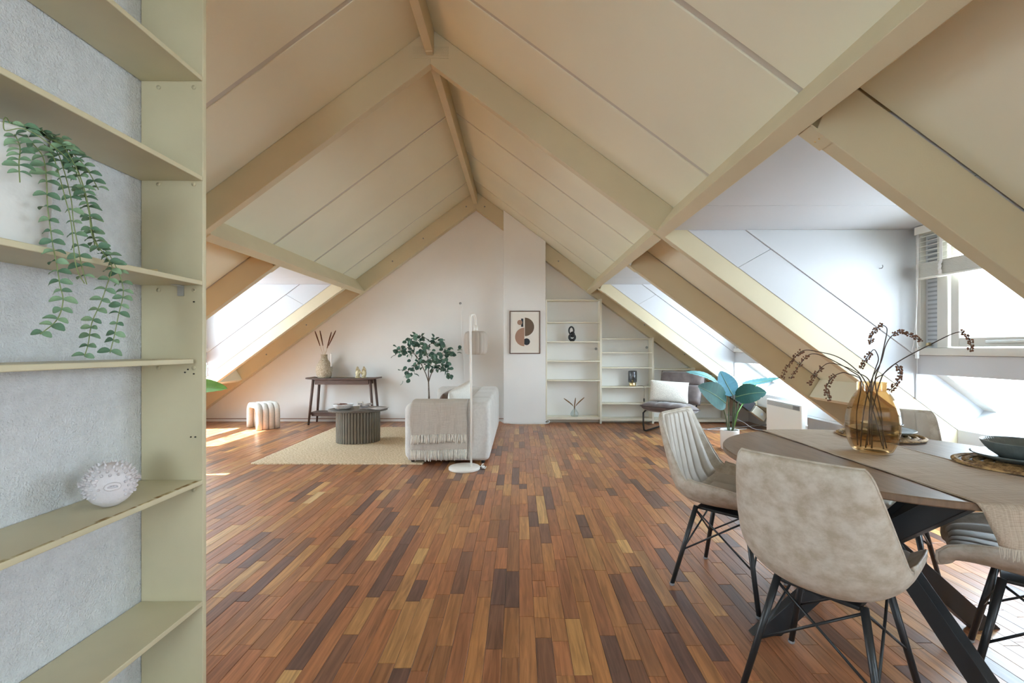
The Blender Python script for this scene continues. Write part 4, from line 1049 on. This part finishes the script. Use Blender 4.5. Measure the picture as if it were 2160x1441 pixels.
def broad_leaf(par, base, tip, W, m, up, sag=.1, side_cup=.25, notch=0., rib=True, nv=25):
    """banana leaf from base to tip (local points); up = rough face normal"""
    base, tip, up = Vector(base), Vector(tip), Vector(up).normalized(); d = tip - base; L = d.length; dn = d.normalized()
    x = dn.cross(up).normalized(); z = x.cross(dn)
    def mid(v): return base + d * v + z * (sag * L * sin(pi * v))
    def f(u, v):
        a = 2 * u - 1; wv = W * .5 * sin(pi * min(1, .03 + .97 * v) ** .85) ** .65 * (1 - .15 * v)
        if notch and abs(a) > .4:
            k = (v * 7 + (a > 0) * .4) % 1.0
            if k > .93: wv *= .82
        return mid(v) + x * a * wv + z * (side_cup * abs(a) ** 1.3 * wv + .003 * sin(v * 60) * abs(a))
    o = MB().grid(f, 13, nv).build('leaf', m, par, smooth=True)
    if rib: MB().tube([mid(v / 10) + z * .002 for v in range(11)], [.0045 * (1 - .08 * v) for v in range(11)], 6).build('midrib', m_rib, o, smooth=True)
    return o
o0 = bp_.location
def bl(px, py, dy=0.): return at(px, py, BPY + dy) - o0
lv = [((1524, 818, .02), (1446, 785, -.05), .165, 2, (.15, -.55, 1), .10, .15, 0),
      ((1546, 834, -.02), (1519, 783, .05), .30, 0, (.35, -1, .1), -.02, .10, 0),
      ((1531, 851, -.05), (1472, 815, -.22), .33, 1, (.35, -1, .35), .06, .12, 0),
      ((1567, 811, .12), (1646, 797, .05), .15, 2, (-.2, -.4, 1), -.03, .2, 1),
      ((1551, 838, -.02), (1617, 828, -.16), .27, 1, (-.05, -.9, .6), .10, .12, 1)]
st_ = [[(1538, 905, 0), (1537, 870, 0), (1536, 835, 0), (1530, 822, .02), (1524, 818, .02)], [(1545, 905, 0), (1546, 880, 0), (1547, 850, 0), (1546, 834, -.02)], [(1535, 905, -.03), (1531, 880, -.04), (1526, 860, -.05), (1528, 850, -.05)],
       [(1546, 905, .03), (1553, 870, .08), (1561, 835, .1), (1567, 811, .12)], [(1547, 905, 0), (1549, 880, 0), (1550, 850, 0), (1552, 834, -.02)]]
for (b, t, W_, mi, up, sag, cup, nt_), s_ in zip(lv, st_):
    pth = cat_rom([bl(*p) for p in s_], 12); pth[0] = Vector(pth[0]); pth = [Vector((pth[0][0] * .6, pth[0][1] * .6, .205))] + pth
    MB().tube(pth, [.0075] * 8 + [.005] * 5, 7).build('stem', m_gstem, bp_, smooth=True)
    broad_leaf(bp_, bl(*b), bl(*t), W_, m_teal[mi], up, sag, cup, nt_)
# fresh green shoot folded behind
broad_leaf(bp_, bl(1566, 853, .1), bl(1596, 806, .16), .075, m_bright, (-.6, -1, .2), .03, .9)
MB().tube([bl(1549, 900, .02), bl(1556, 870, .06), bl(1566, 853, .1)], .006, 7).build('stem', m_bright, bp_, smooth=True)

# ------------------------------------------------------------------ convector heater
HX, HY0, HY1 = 3.30, 5.32, 6.08
ht = thing('panel_heater', 'white panel heater with a top grille under the far right dormer', 'heater', (HX, (HY0 + HY1) / 2, .0))
h2 = (HY1 - HY0) / 2
mb = MB(); R = .03
mb.box(0, .055, -h2, h2, .10, .54)
mb.build('casing', mat('white_enamel', (.78, .77, .73), .4), ht, bevel=.014, seg=3)
MB().box(.056, .085, -h2 + .02, h2 - .02, .12, .525).build('rear_cover', mat('white_enamel_side', (.74, .73, .70), .45), ht, bevel=.006)
gr = MB().box(-.0015, .0005, -h2 + .03, h2 - .03, .465, .525).build('grille', mat('heater_grey', (.34, .34, .34), .5), ht)
for i in range(7):
    MB().box(-.0035, -.0014, -h2 + .17, h2 - .035, .468 + i * .008, .4715 + i * .008).build('slat', mat('heater_slat', (.62, .62, .6), .5) if i == 0 else bpy.data.materials['heater_slat'], gr)
MB().box(-.005, 0, -h2 + .035, -h2 + .155, .472, .518).build('control_panel', mat('dark_panel', (.18, .18, .18), .4), gr, bevel=.002)
for sy in (-1, 1): MB().box(.02, .07, sy * (h2 - .1) - .012, sy * (h2 - .1) + .012, 0, .10).build('foot', m_cordw, ht, bevel=.003)
MB().lathe([(0, 0), (.012, 0), (.012, .012), (0, .012)], 12, T(.07, -h2 + .021, .30) @ RX_(pi / 2), cap0=False, cap1=False).build('thermostat_knob', m_cordw, ht)

# boxes and cables at the foot of the far dormer rafter
pb = thing('router_box', 'black plastic box resting against the foot of the far right rafter', 'box', (3.22, 6.58, 0), 0)
def on_raf(X, e, Y): return (X, Y, hl(X - RX) + e)
ang = math.atan(SL)
MB().box(-.17, .17, -.05, .05, -.075, .075, T(.0, 0, .46) @ RY_(ang)).build('case', mat('black_plastic', (.02, .02, .022), .45), pb, bevel=.006)
MB().box(-.05, .07, -.0515, -.05, -.01, .01, T(.0, 0, .46) @ RY_(ang)).build('faceplate', mat('dark_grey_face', (.05, .05, .05), .3), pb)
b2 = thing('socket_block', 'beige wall socket block mounted low beside the black box', 'socket', (3.46, 6.58, 0))
MB().box(-.11, .11, -.05, .05, -.06, .06, T(0, 0, .27) @ RY_(ang)).build('case', mat('beige_plastic', (.33, .29, .22), .55), b2, bevel=.008)
MB().lathe([(0, 0), (.02, 0), (.022, .004)], 14, T(.02, -.051, .26) @ RX_(pi / 2)).build('outlet', m_grey, b2)
cl = thing('cable_tangle', 'grey and white cables lying on the floor by the far right rafter', 'cable', (3.3, 6.5, 0))
rr = random.Random(8)
for i, (a, b, c, r, m) in enumerate((((-.55, .25, .005), (.0, .35, .02), (.55, .2, .10), .006, m_grey), ((-.2, .3, .22), (.15, .1, .03), (.6, .15, .006), .005, m_grey), ((.25, .05, .14), (.32, -.05, .02), (.62, -.05, .09), .006, m_cordw), ((-.6, .3, .004), (-.3, .2, .006), (.1, .3, .005), .005, m_cordw))):
    MB().tube(cat_rom([a, tuple((x + y) / 2 + rr.uniform(-.03, .03) * (k < 2) for k, (x, y) in enumerate(zip(a, b))), b, c], 24), r, 6).build('cord', m, cl, smooth=True)

# ------------------------------------------------------------------ leafy plant beyond the partition on the left
gp = thing('green_plant', 'bright green large-leaved plant mostly hidden behind the shelving', 'plant', (-3.75, 5.05, 0))
MB().lathe([(0, 0), (.11, 0), (.13, .02), (.14, .25), (.13, .25), (.125, .21), (0, .21)], 28, cap0=False, cap1=False).build('pot', bpy.data.materials['white_plaster_pot'], gp, smooth=True)
tipL = at(480, 820, 4.95) - gp.location
for i, (b, t, W_, up, s) in enumerate(((Vector((-.05, -.05, .75)), tipL, .24, (.1, -.75, .75), .05), ((-.1, .0, .7), (-.4, -.1, .95), .22, (0, -.6, .8), .08), ((0, .1, .8), (-.05, .5, 1.0), .22, (0, -.3, 1), .08), ((0, -.1, .6), (-.15, -.5, .72), .22, (0, 0, 1), .08), ((0, 0, .85), (-.15, .05, 1.2), .2, (.6, -.6, .3), .04))):
    broad_leaf(gp, b, t, W_, m_bright, up, s, .2)
    MB().tube(cat_rom([(0, 0, .2), (Vector(b) * .4).to_tuple()[:2] + (.5,), tuple(b)], 8), .007, 6).build('stem', m_bright, gp, smooth=True)
# ------------------------------------------------------------------ dining table
m_top = mat('walnut_table_top', '#7b6450', .42, var=.13, vscale=7, stretch=(9, 1.0, 1), bump=.03, bscale=40)
TCX, TCY, TR, TH = 1.50, 1.87, .605, .76
dt = thing('dining_table', 'round walnut dining table on crossed black steel legs', 'table', (TCX, TCY, 0))
MB().lathe([(0, TH - .024), (TR - .004, TH - .024), (TR, TH - .020), (TR, TH - .004), (TR - .004, TH), (0, TH)], 128, cap0=False, cap1=False).build('top', m_top, dt)
MB().box(-.16, .16, -.16, .16, TH - .032, TH - .0245).build('mounting_plate', m_black, dt, bevel=.002)
m_legb = mat('black_powder_coat', (.022, .025, .028), .42)
def bar(a, b, w_, t_):
    a, b = Vector(a), Vector(b); d = (b - a).normalized(); side = d.cross(Vector((0, 0, 1))).normalized(); nrm = side.cross(d)
    mb = MB(); vs = []
    for p in (a, b):
        # horizontal end cuts
        for s1, s2 in ((-1, -1), (1, -1), (1, 1), (-1, 1)):
            q_ = p + side * w_ / 2 * s1 + nrm * t_ / 2 * s2
            q_ = q_ - d * ((q_.z - p.z) / d.z); vs.append(q_)
    mb.add(vs, [(3, 2, 1, 0), (4, 5, 6, 7), (0, 1, 5, 4), (1, 2, 6, 5), (2, 3, 7, 6), (3, 0, 4, 7)]); return mb
for a, b in (((-.465, .05, 0), (.36, .04, TH - .033)), ((.50, .09, 0), (-.36, -.02, TH - .033)), ((.03, -.50, 0), (-.02, .36, TH - .033)), ((-.02, .52, 0), (.03, -.36, TH - .033))):
    bar(a, b, .04, .08).build('leg', m_legb, dt, bevel=.003)

# ------------------------------------------------------------------ dining chairs
def leather():
    m = bpy.data.materials.new('taupe_faux_leather'); N, L, B = nodes(m); t = N.new('ShaderNodeTexCoord')
    n = N.new('ShaderNodeTexNoise'); n.inputs['Scale'].default_value = 20; n.inputs['Detail'].default_value = 8; n.inputs['Roughness'].default_value = .62
    mp = N.new('ShaderNodeMapping'); mp.inputs['Scale'].default_value = (1, 1, 1.15); L.new(t.outputs['Object'], mp.inputs['Vector']); L.new(mp.outputs[0], n.inputs['Vector'])
    r = N.new('ShaderNodeValToRGB'); r.color_ramp.elements[0].position = .36; r.color_ramp.elements[0].color = (*lin('#b0a390'), 1); r.color_ramp.elements[1].position = .62; r.color_ramp.elements[1].color = (*lin('#ccc4b7'), 1)
    L.new(n.outputs['Fac'], r.inputs['Fac']); L.new(r.outputs['Color'], B.inputs['Base Color'])
    n2 = N.new('ShaderNodeTexNoise'); n2.inputs['Scale'].default_value = 160; L.new(t.outputs['Object'], n2.inputs['Vector'])
    bp = N.new('ShaderNodeBump'); bp.inputs['Strength'].default_value = .12; bp.inputs['Distance'].default_value = .003; L.new(n2.outputs['Fac'], bp.inputs['Height']); L.new(bp.outputs[0], B.inputs['Normal'])
    B.inputs['Roughness'].default_value = .52; B.inputs['Specular IOR Level'].default_value = .4; return m
m_lea = leather()
m_lea2 = mat('taupe_faux_leather_smooth', '#bdb4a7', .48, var=.05, vscale=14, bump=.06, bscale=160)
PROF = [(.272, .412, .165, .02), (.255, .452, .202, .05), (.165, .460, .228, .080), (.040, .450, .243, .108), (-.080, .443, .250, .125), (-.165, .458, .250, .128), (-.212, .515, .246, .108), (-.236, .610, .236, .075), (-.256, .705, .222, .048), (-.272, .790, .207, .026), (-.280, .838, .196, .014), (-.284, .864, .180, .008)]
NV = 120
prof_c = cat_rom(PROF, NV)
def prof_at(v):
    def ev(t):
        t = max(0, min(1, t)) * (NV - 1); i = min(int(t), NV - 2); f = t - i
        return tuple(x + (y - x) * f for x, y in zip(prof_c[i], prof_c[i + 1]))
    q_ = ev(v); a, b = ev(v - .045), ev(v + .045); ty, tz = b[0] - a[0], b[1] - a[1]; l = sqrt(ty * ty + tz * tz)
    return q_, (tz / l, -ty / l)
def shell(u, v, off=0.):
    (y, z, w_, c), (ny, nz) = prof_at(v); a = 2 * u - 1
    lift = c * abs(a) ** 2.6
    # lateral slope leans the normal inwards near the rims
    k = min(.9, c * 2.6 * abs(a) ** 1.6 / w_); nx = -k * (1 if a > 0 else -1); q_ = sqrt(1 + k * k)
    x = w_ * a * (1 - .06 * abs(a) ** 6)
    return Vector((x + off * nx / q_, y + ny * (lift + off / q_), z + nz * (lift + off / q_)))
def build_chair():
    c = thing('dining_chair', '', 'chair', group='taupe chairs round the dining table')
    nu = 19; nv = 30; mb = MB()
    th_ = lambda u, v: -(.040 * (1 - .45 * abs(2 * u - 1) ** 6) * (1 - .35 * max(0, (v - .88) / .12)) * (1 - .3 * max(0, (.08 - v) / .08)))
    ins = [shell(i / (nu - 1), j / (nv - 1)) for j in range(nv) for i in range(nu)]
    out = [shell(i / (nu - 1), j / (nv - 1), th_(i / (nu - 1), j / (nv - 1))) for j in range(nv) for i in range(nu)]
    n = nu * nv; fs = []
    for j in range(nv - 1):
        for i in range(nu - 1):
            a = j * nu + i; fs.append((a, a + nu, a + nu + 1, a + 1)); fs.append((n + a, n + a + 1, n + a + nu + 1, n + a + nu))
    rim = [i for i in range(nu)] + [j * nu + nu - 1 for j in range(1, nv)] + [(nv - 1) * nu + i for i in range(nu - 2, -1, -1)] + [j * nu for j in range(nv - 2, 0, -1)]
    for k in range(len(rim)):
        a, b = rim[k], rim[(k + 1) % len(rim)]; fs.append((a, b, n + b, n + a))
    mb.add(ins + out, fs)
    sh = mb.build('shell', m_lea, c, sub=1)
    # piping along the rim
    MB().tube([(ins[i] * .62 + out[i] * .38) + (out[i] - ins[i]).cross(Vector((0, 0, 0))) for i in rim], .0042, 6, closed=True).build('piping', m_lea, sh, smooth=True)
    # channelled pads
    def pad(v0, v1, um, name):
        def f(u, v):
            vv = v0 + (v1 - v0) * v; uu = .5 + (u - .5) * um
            e = min(1, min(v, 1 - v) * 9) ** .5 * min(1, min(u, 1 - u) * 14) ** .5
            ch = abs(sin(pi * 6 * u)) ** .32
            return shell(uu, vv, -.004 + (.009 + .009 * ch) * e)
        return MB().grid(lambda u, v: f(u, v), 73, 22).build(name, m_lea2, c, smooth=True)
    pad(.06, .43, .80, 'seat_pad'); pad(.46, .965, .80, 'backrest_pad')
    # underside and steel base
    MB().box(-.115, .115, -.12, .13, .388, .402).build('seat_plate', m_black, c, bevel=.004)
    tops = [(-.125, -.115, .405), (.125, -.115, .405), (.125, .125, .405), (-.125, .125, .405)]
    feet = [(-.205, -.205, .006), (.205, -.205, .006), (.205, .205, .006), (-.205, .205, .006)]
    for a, b in zip(tops, feet):
        lg = MB().tube([a, b], [.0125, .0105], 12).build('leg', m_black, c, smooth=True)
        MB().lathe([(0, 0), (.0105, 0), (.0125, .004), (.0125, .012), (0, .012)], 12, T(b[0], b[1], 0), cap0=False, cap1=False).build('foot_cap', m_grey, lg)
    for i in range(4):
        j = (i + 1) % 4
        for p, q_ in ((i, j), (j, i)):
            lo = Vector(tops[p]).lerp(Vector(feet[p]), .56); hi = Vector(tops[q_]).lerp(Vector(feet[q_]), .04)
            MB().tube([lo, hi], .0045, 7).build('brace', m_black, c, smooth=True)
    return c
ch1 = build_chair()
ch1['label'] = 'taupe faux leather dining chair seen from behind, nearest the viewer'
ch1.location = (1.076, 1.57, 0); ch1.rotation_euler = (0, 0, radians(-52))
copy_tree(ch1, (1.067, 2.313, 0), radians(-135), 'taupe dining chair left of the table with its channelled inside in full view')
copy_tree(ch1, (1.85, 1.575, 0), radians(45), 'taupe dining chair under the hanging end of the table runner')
copy_tree(ch1, (1.89, 2.36, 0), radians(135), 'taupe dining chair beyond the amber vase, under the near window')

# ------------------------------------------------------------------ runner
m_run = weave('beige_linen', '#ab9a88', '#c2b3a1', 300, 380, .9, .12, axes=('X', 'Y'))
m_runf = mat('pale_linen_threads', '#d8cfbf', .95)
ru = thing('table_runner', 'beige linen table runner with frayed ends hanging over the round table', 'table runner', (1.50, TCY, TH))
RW = .20; TT = .0022
def runner(side, over):
    # half of the runner: from the middle of the table to the hanging end; side -1 = towards the viewer
    def f(u, v):
        xl = (2 * u - 1) * RW; ye = sqrt(TR * TR - xl * xl); tot = ye + over(u); s_ = tot * v
        rip = .0012 * sin(u * 9 + s_ * 11) + .0010 * sin(s_ * 31 + u * 4) + (.0035 * max(0, 1 - abs(s_ - .36) * 14) * abs(2 * u - 1) ** 6)
        R = .012
        if s_ < ye - .002: y, z = s_, TT + abs(rip)
        else:
            q_ = s_ - ye + .002
            if q_ < R * pi / 2: a = q_ / R; y, z = ye - .002 + R * sin(a), TT + .001 - R * (1 - cos(a))
            else:
                dd = q_ - R * pi / 2; fold = .020 * sin(u * 7.5 + 1.0) * min(1, dd / .08) + .006 * sin(u * 19) * min(1, dd / .08)
                y, z = ye - .002 + R + abs(fold) * .6 + fold * .4 + .004, TT + .001 - R - dd
        return (xl + (.006 * sin(s_ * 6) if abs(xl) > .15 else 0) + max(0, s_ - ye) * .35 * (1 - u) * (side < 0), side * y, z)
    return f
ov1 = lambda u: .095 + .022 * (u < .42) + .006 * sin(u * 8)
ov2 = lambda u: .16
fA, fB = runner(-1, ov1), runner(1, ov2)
mb = MB().grid(fA, 41, 110); k = len(mb.f)
mb.build('front_half', m_run, ru, smooth=True, solid=.0016)
MB().grid(fB, 41, 90).build('back_half', m_run, ru, smooth=True, solid=.0016)
rr = random.Random(6)
for f in (fA, fB):
    fm = MB()
    for i in range(150):
        u = (i + .5) / 150; p = Vector(f(u, 1)); l = rr.uniform(.024, .036); w_ = .0011
        q_ = p + Vector((rr.uniform(-.006, .006), rr.uniform(-.004, .004), -l))
        fm.tube([p + Vector((0, 0, .003)), p.lerp(q_, .5) + Vector((rr.uniform(-.002, .002), 0, 0)), q_], [.0013, .0012, .0007], 4)
    tag(fm.build('fringe', m_runf, ru), kind='stuff')
# stitched hems
for x_ in (-RW + .008, RW - .008):
    MB().tube([(x_, -.56 + .028 * i, TT + .0022) for i in range(40)], .0012, 4).build('hem', m_run, ru)

# ------------------------------------------------------------------ placemats, plates, bowls
def braid_mat():
    m = bpy.data.materials.new('water_hyacinth_braid'); N, L, B = nodes(m); t = N.new('ShaderNodeTexCoord')
    n = N.new('ShaderNodeTexNoise'); n.inputs['Scale'].default_value = 55; n.inputs['Detail'].default_value = 4; L.new(t.outputs['Object'], n.inputs['Vector'])
    r = N.new('ShaderNodeValToRGB'); r.color_ramp.elements[0].position = .35; r.color_ramp.elements[0].color = (*lin('#6f5333'), 1); r.color_ramp.elements[1].position = .65; r.color_ramp.elements[1].color = (*lin('#c29f6b'), 1)
    L.new(n.outputs['Fac'], r.inputs['Fac']); L.new(r.outputs['Color'], B.inputs['Base Color']); B.inputs['Roughness'].default_value = .7
    return m
m_braid = braid_mat()
def placemat(label, x, y, r, rz, z=TH + .0046):
    o = thing('placemat', label, 'placemat', (x, y, z), rz, group='braided round placemats')
    nr = 6; w_ = r / nr
    for k in range(nr):
        r0 = (k + .5) * w_; nb2 = max(6, int(2 * pi * r0 / .021)); n = nb2 * 6
        # three-strand braid laid in a ring
        for s_ in range(3):
            pts = []
            for i in range(n):
                t = 2 * pi * i / n; ph = nb2 * t + s_ * 2 * pi / 3
                pts.append(((r0 + w_ * .30 * sin(ph)) * cos(t), (r0 + w_ * .30 * sin(ph)) * sin(t), .0062 + .0028 * cos(2 * ph)))
            b = MB().tube(pts, .0044, 5, closed=True)
            if s_ == 0: acc = b
            else: acc.add(b.v, b.f)
        acc.build('braid_ring', m_braid, o, smooth=True)
    return o
placemat('braided seagrass placemat behind the amber vase', 1.795, 2.265, .185, 0)
placemat('braided seagrass placemat under the grey bowl at the right of the table', 1.845, 1.685, .185, .3)
m_cer = mat('grey_green_glaze', '#6a7270', .3, var=.12, vscale=40, bump=.1, bscale=60, coat=.3)
ZP = TH + .0046 + .0136
def plate(label, x, y, r):
    o = thing('plate', label, 'plate', (x, y, ZP), 0, group='grey ribbed plates')
    def fl(t, rr_, z): return rr_ * (1 + .004 * cos(64 * t)) if rr_ > r * .5 else rr_
    MB().lathe([(0, .001), (r * .55, 0), (r * .62, .004), (r * .9, .016), (r, .024), (r * .995, .027), (r * .9, .021), (r * .6, .009), (0, .007)], 192, fn=fl, cap0=False, cap1=False).build('body', m_cer, o, smooth=True); return o
def bowl(label, x, y, r, h, z0):
    o = thing('bowl', label, 'bowl', (x, y, z0), 0, group='grey ribbed bowls')
    def fl(t, rr_, z): return rr_ * (1 + .010 * cos(72 * t)) if rr_ > r * .5 and z < h * .9 and rr_ > 0 else rr_
    out = cat_rom([(r * .45, 0), (r * .55, .004), (r * .80, h * .45), (r * .95, h * .85), (r, h)], 16)
    MB().lathe([(0, .002), (r * .42, 0)] + out + [(r * .985, h + .002), (r * .93, h * .85), (r * .75, h * .45), (r * .5, .012), (0, .010)], 216, fn=fl, cap0=False, cap1=False).build('body', m_cer, o, smooth=True); return o
plate('grey ribbed plate on the placemat behind the amber vase', 1.80, 2.26, .135)
plate('grey ribbed plate under the bowl at the right of the table', 1.875, 1.705, .135)
bowl('small grey bowl on the plate behind the amber vase', 1.80, 2.26, .085, .045, ZP + .0082)
bowl('wide grey ribbed bowl stacked on the plate at the right of the table', 1.895, 1.715, .115, .062, ZP + .0082)

# ------------------------------------------------------------------ amber vase with dried branches
m_amber = thin_glass('amber_glass', (.90, .79, .63), 1.8)
VXp, VYp, VZ = 1.487, 1.915, TH + .0062
av = thing('amber_vase', 'faceted amber glass vase standing on the linen runner', 'vase', (VXp, VYp, VZ))
NF = 12
def flat(t, r, z):
    # twelve flat facets with softened arrises
    a = (t % (2 * pi / NF)) - pi / NF; return r * cos(pi / NF) / cos(a)
vo = cat_rom([(.062, .004), (.074, .015), (.088, .05), (.096, .10), (.0945, .15), (.086, .19), (.070, .23), (.057, .252), (.054, .258)], 26)
outer = [(0, .0), (.058, .0)] + vo + [(.054, .262), (.054, .292), (.053, .294)]
inn = [(.0505, .292), (.0505, .258)] + [(r - .0045, z + .003) for r, z in reversed(vo)] + [(.05, .014), (0, .012)]
def vfn(t, r, z): return flat(t, r, z) if .012 < z < .25 and r > .055 else r
bo = MB().lathe(outer + inn, NF * 4, fn=vfn, cap0=False, cap1=False).build('body', m_amber, av, smooth=True)
bo.data.set_sharp_from_angle(angle=radians(12))
m_twig = mat('dark_brown_twig', '#4a3a30', .7); m_berry = mat('dried_berry', '#7d5a45', .75, var=.3, vscale=120, bump=.3, bscale=200)
# neck of the vase and pixel-guided arcs, each in its own depth plane
stems = [
    ('longest dried berry branch arching far left and low', [(1824, 806, 0), (1800, 775, .04), (1765, 752, .08), (1725, 742, .10), (1697, 739, .10), (1678, 752, .10), (1662, 772, .10), (1650, 797, .10)], .16),
    ('dried berry branch just inside the longest left one', [(1820, 806, .02), (1796, 783, .10), (1752, 758, .16), (1722, 747, .18), (1704, 750, .18), (1688, 768, .18), (1668, 798, .18)], .13),
    ('thin pale berry branch hanging between the left arcs', [(1826, 806, .02), (1806, 785, .08), (1778, 772, .12), (1752, 766, .13), (1737, 772, .13), (1720, 790, .13), (1706, 810, .13)], .10),
    ('dried berry branch curling down close to the vase on its left', [(1822, 806, -.02), (1806, 794, -.04), (1790, 789, -.06), (1778, 786, -.06), (1757, 795, -.06), (1744, 815, -.06), (1744, 830, -.06), (1752, 846, -.06)], .12),
    ('short dried berry branch bending left above the vase mouth', [(1838, 806, .03), (1846, 780, .06), (1853, 758, .08), (1848, 742, .09), (1842, 738, .09), (1832, 750, .09), (1822, 765, .09), (1815, 778, .09)], .09),
    ('tallest dried berry branch hooked at its top', [(1842, 806, .01), (1856, 770, .02), (1866, 725, .03), (1871, 700, .03), (1869, 690, .03), (1858, 686, .03), (1847, 697, .03), (1838, 712, .03), (1836, 726, .03)], .11),
    ('dried berry branch arching to the right under the tallest', [(1845, 806, .02), (1858, 765, .06), (1868, 730, .09), (1880, 710, .10), (1897, 701, .10), (1915, 704, .10), (1930, 711, .10), (1941, 721, .10)], .13),
    ('long straight dried berry branch leaning far right', [(1850, 806, -.02), (1870, 782, -.03), (1905, 757, -.04), (1970, 723, -.06), (2010, 704, -.07), (2030, 701, -.07), (2043, 712, -.07), (2048, 728, -.07), (2046, 740, -.07)], .10),
    ('dried berry branch drooping down at the right of the vase', [(1848, 806, 0), (1862, 790, -.02), (1878, 776, -.03), (1890, 768, -.04), (1897, 779, -.05), (1898, 795, -.05), (1888, 812, -.05), (1874, 826, -.05)], .12)]
rr = random.Random(31)
ends = [(.035, -.03), (-.04, .03), (.02, .04), (.05, .01), (-.03, -.035), (.01, -.045), (-.05, .0), (-.045, -.02), (.0, .03)]
for k, (lb, pp_, sl_) in enumerate(stems):
    ex, ey = ends[k]
    root = Vector((VXp + ex, VYp + ey, VZ + .022))
    neck = at(pp_[0][0], pp_[0][1], VYp); neck.x = VXp + (neck.x - VXp) * .9; neck.y = VYp + .02 * sin(k * 2.4)
    pts = [root, root.lerp(neck, .5) + Vector((ex * .2, ey * .2, 0)), neck] + [at(x_, y_, VYp + d_) for x_, y_, d_ in pp_[1:]]
    o = thing('dried_branch', lb, 'dried flowers', root, group='dried berry branches in the amber vase')
    path = [Vector(p) - root for p in cat_rom(pts, 46)]
    MB().tube(path, [.0026 - .00003 * i for i in range(46)], 6).build('stem', m_twig, o, smooth=True)
    tot = 0; seg = [(b - a).length for a, b in zip(path[:-1], path[1:])]; total = sum(seg); mb = MB(); d_acc = 0; nxt = 0
    for i, l in enumerate(seg):
        d_acc += l
        if total - d_acc < sl_ and d_acc > nxt:
            nxt = d_acc + .0055; p = path[i + 1]; d = (path[i + 1] - path[i]).normalized()
            for q_ in range(3):
                v = Vector((rr.gauss(0, 1), rr.gauss(0, 1), rr.gauss(0, 1))); v = (v - d * v.dot(d)).normalized()
                c = p + v * rr.uniform(.006, .010) + d * rr.uniform(-.004, .004)
                mb.ball(c, rr.uniform(.0030, .0044), 6, 5); mb.tube([p, c], .0008, 4)
    tag(mb.build('seed_head', m_berry, o, smooth=True), kind='stuff')

# ------------------------------------------------------------------ blinds at the right dormer windows
m_blind = mat('ivory_wooden_slat', (.78, .75, .66), .45, var=.03, vscale=8); m_tape = mat('white_tape', (.80, .78, .74), .8)
def blind(label, yn, yf, X, zstack):
    o = thing('venetian_blind', label, 'blind', (X, (yn + yf) / 2, 2.145), 0, group='ivory wooden blinds')
    L = (yf - yn) / 2
    MB().box(-.03, .03, -L, L, -.062, 0).build('headrail', m_blind, o, bevel=.003)
    sl_ = MB().box(-.025, .025, -L + .012, L - .012, -.0015, .0015)
    z = -.085; zb = zstack - 2.145; top = zb + .115
    smesh = sl_.mesh('slat', m_blind)
    while z > top:
        inst('slat', smesh, o, T(0, 0, z) @ RY_(radians(-12))); z -= .036
    n = 20
    for i in range(n): inst('slat', smesh, o, T(rr.uniform(-.002, .002), 0, zb + .018 + i * .0052) @ RZ(rr.uniform(-.004, .004)))
    MB().box(-.026, .026, -L + .01, L - .01, zb, zb + .014).build('bottom_rail', m_blind, o, bevel=.003)
    for f_ in (.14, .5, .86):
        y = L - 2 * L * f_
        MB().box(-.0285, -.0275, y - .012, y + .012, zb + .09, -.06).build('ladder_tape', m_tape, o)
        MB().grid(lambda u, v: (-.030 - .008 * sin(pi * v) - .003 * sin(6 * pi * v), y + (u - .5) * .026, zb + .012 + v * .10), 3, 14).build('ladder_tape', m_tape, o, solid=.0015)
    for k, dx in enumerate((0, .006, -.008)):
        y = L - .035 - .006 * k
        MB().tube(cat_rom([(-.034, y, -.06), (-.04, y + .004, -.5), (-.042 + dx, y + .01 * k, -.85), (-.04 + dx * 2, y - .02 + .03 * k, -.93 - .02 * k)], 18), .0016, 5).build('cord', m_tape, o, smooth=True)
    MB().box(-.05, -.034, L - .052, L - .03, -1.02, -.96).build('cord_tassel', m_cordw, o, bevel=.003)
    MB().tube([(-.042, L - .041, -1.02), (-.042, L - .041, -1.36)], .0012, 5).build('cord', m_tape, o)
    return o
blind('ivory wooden slatted blind half raised at the near right window', Y_NEAR + RT + .06, Y_MID - .085, RX + UW - .065, 1.735)
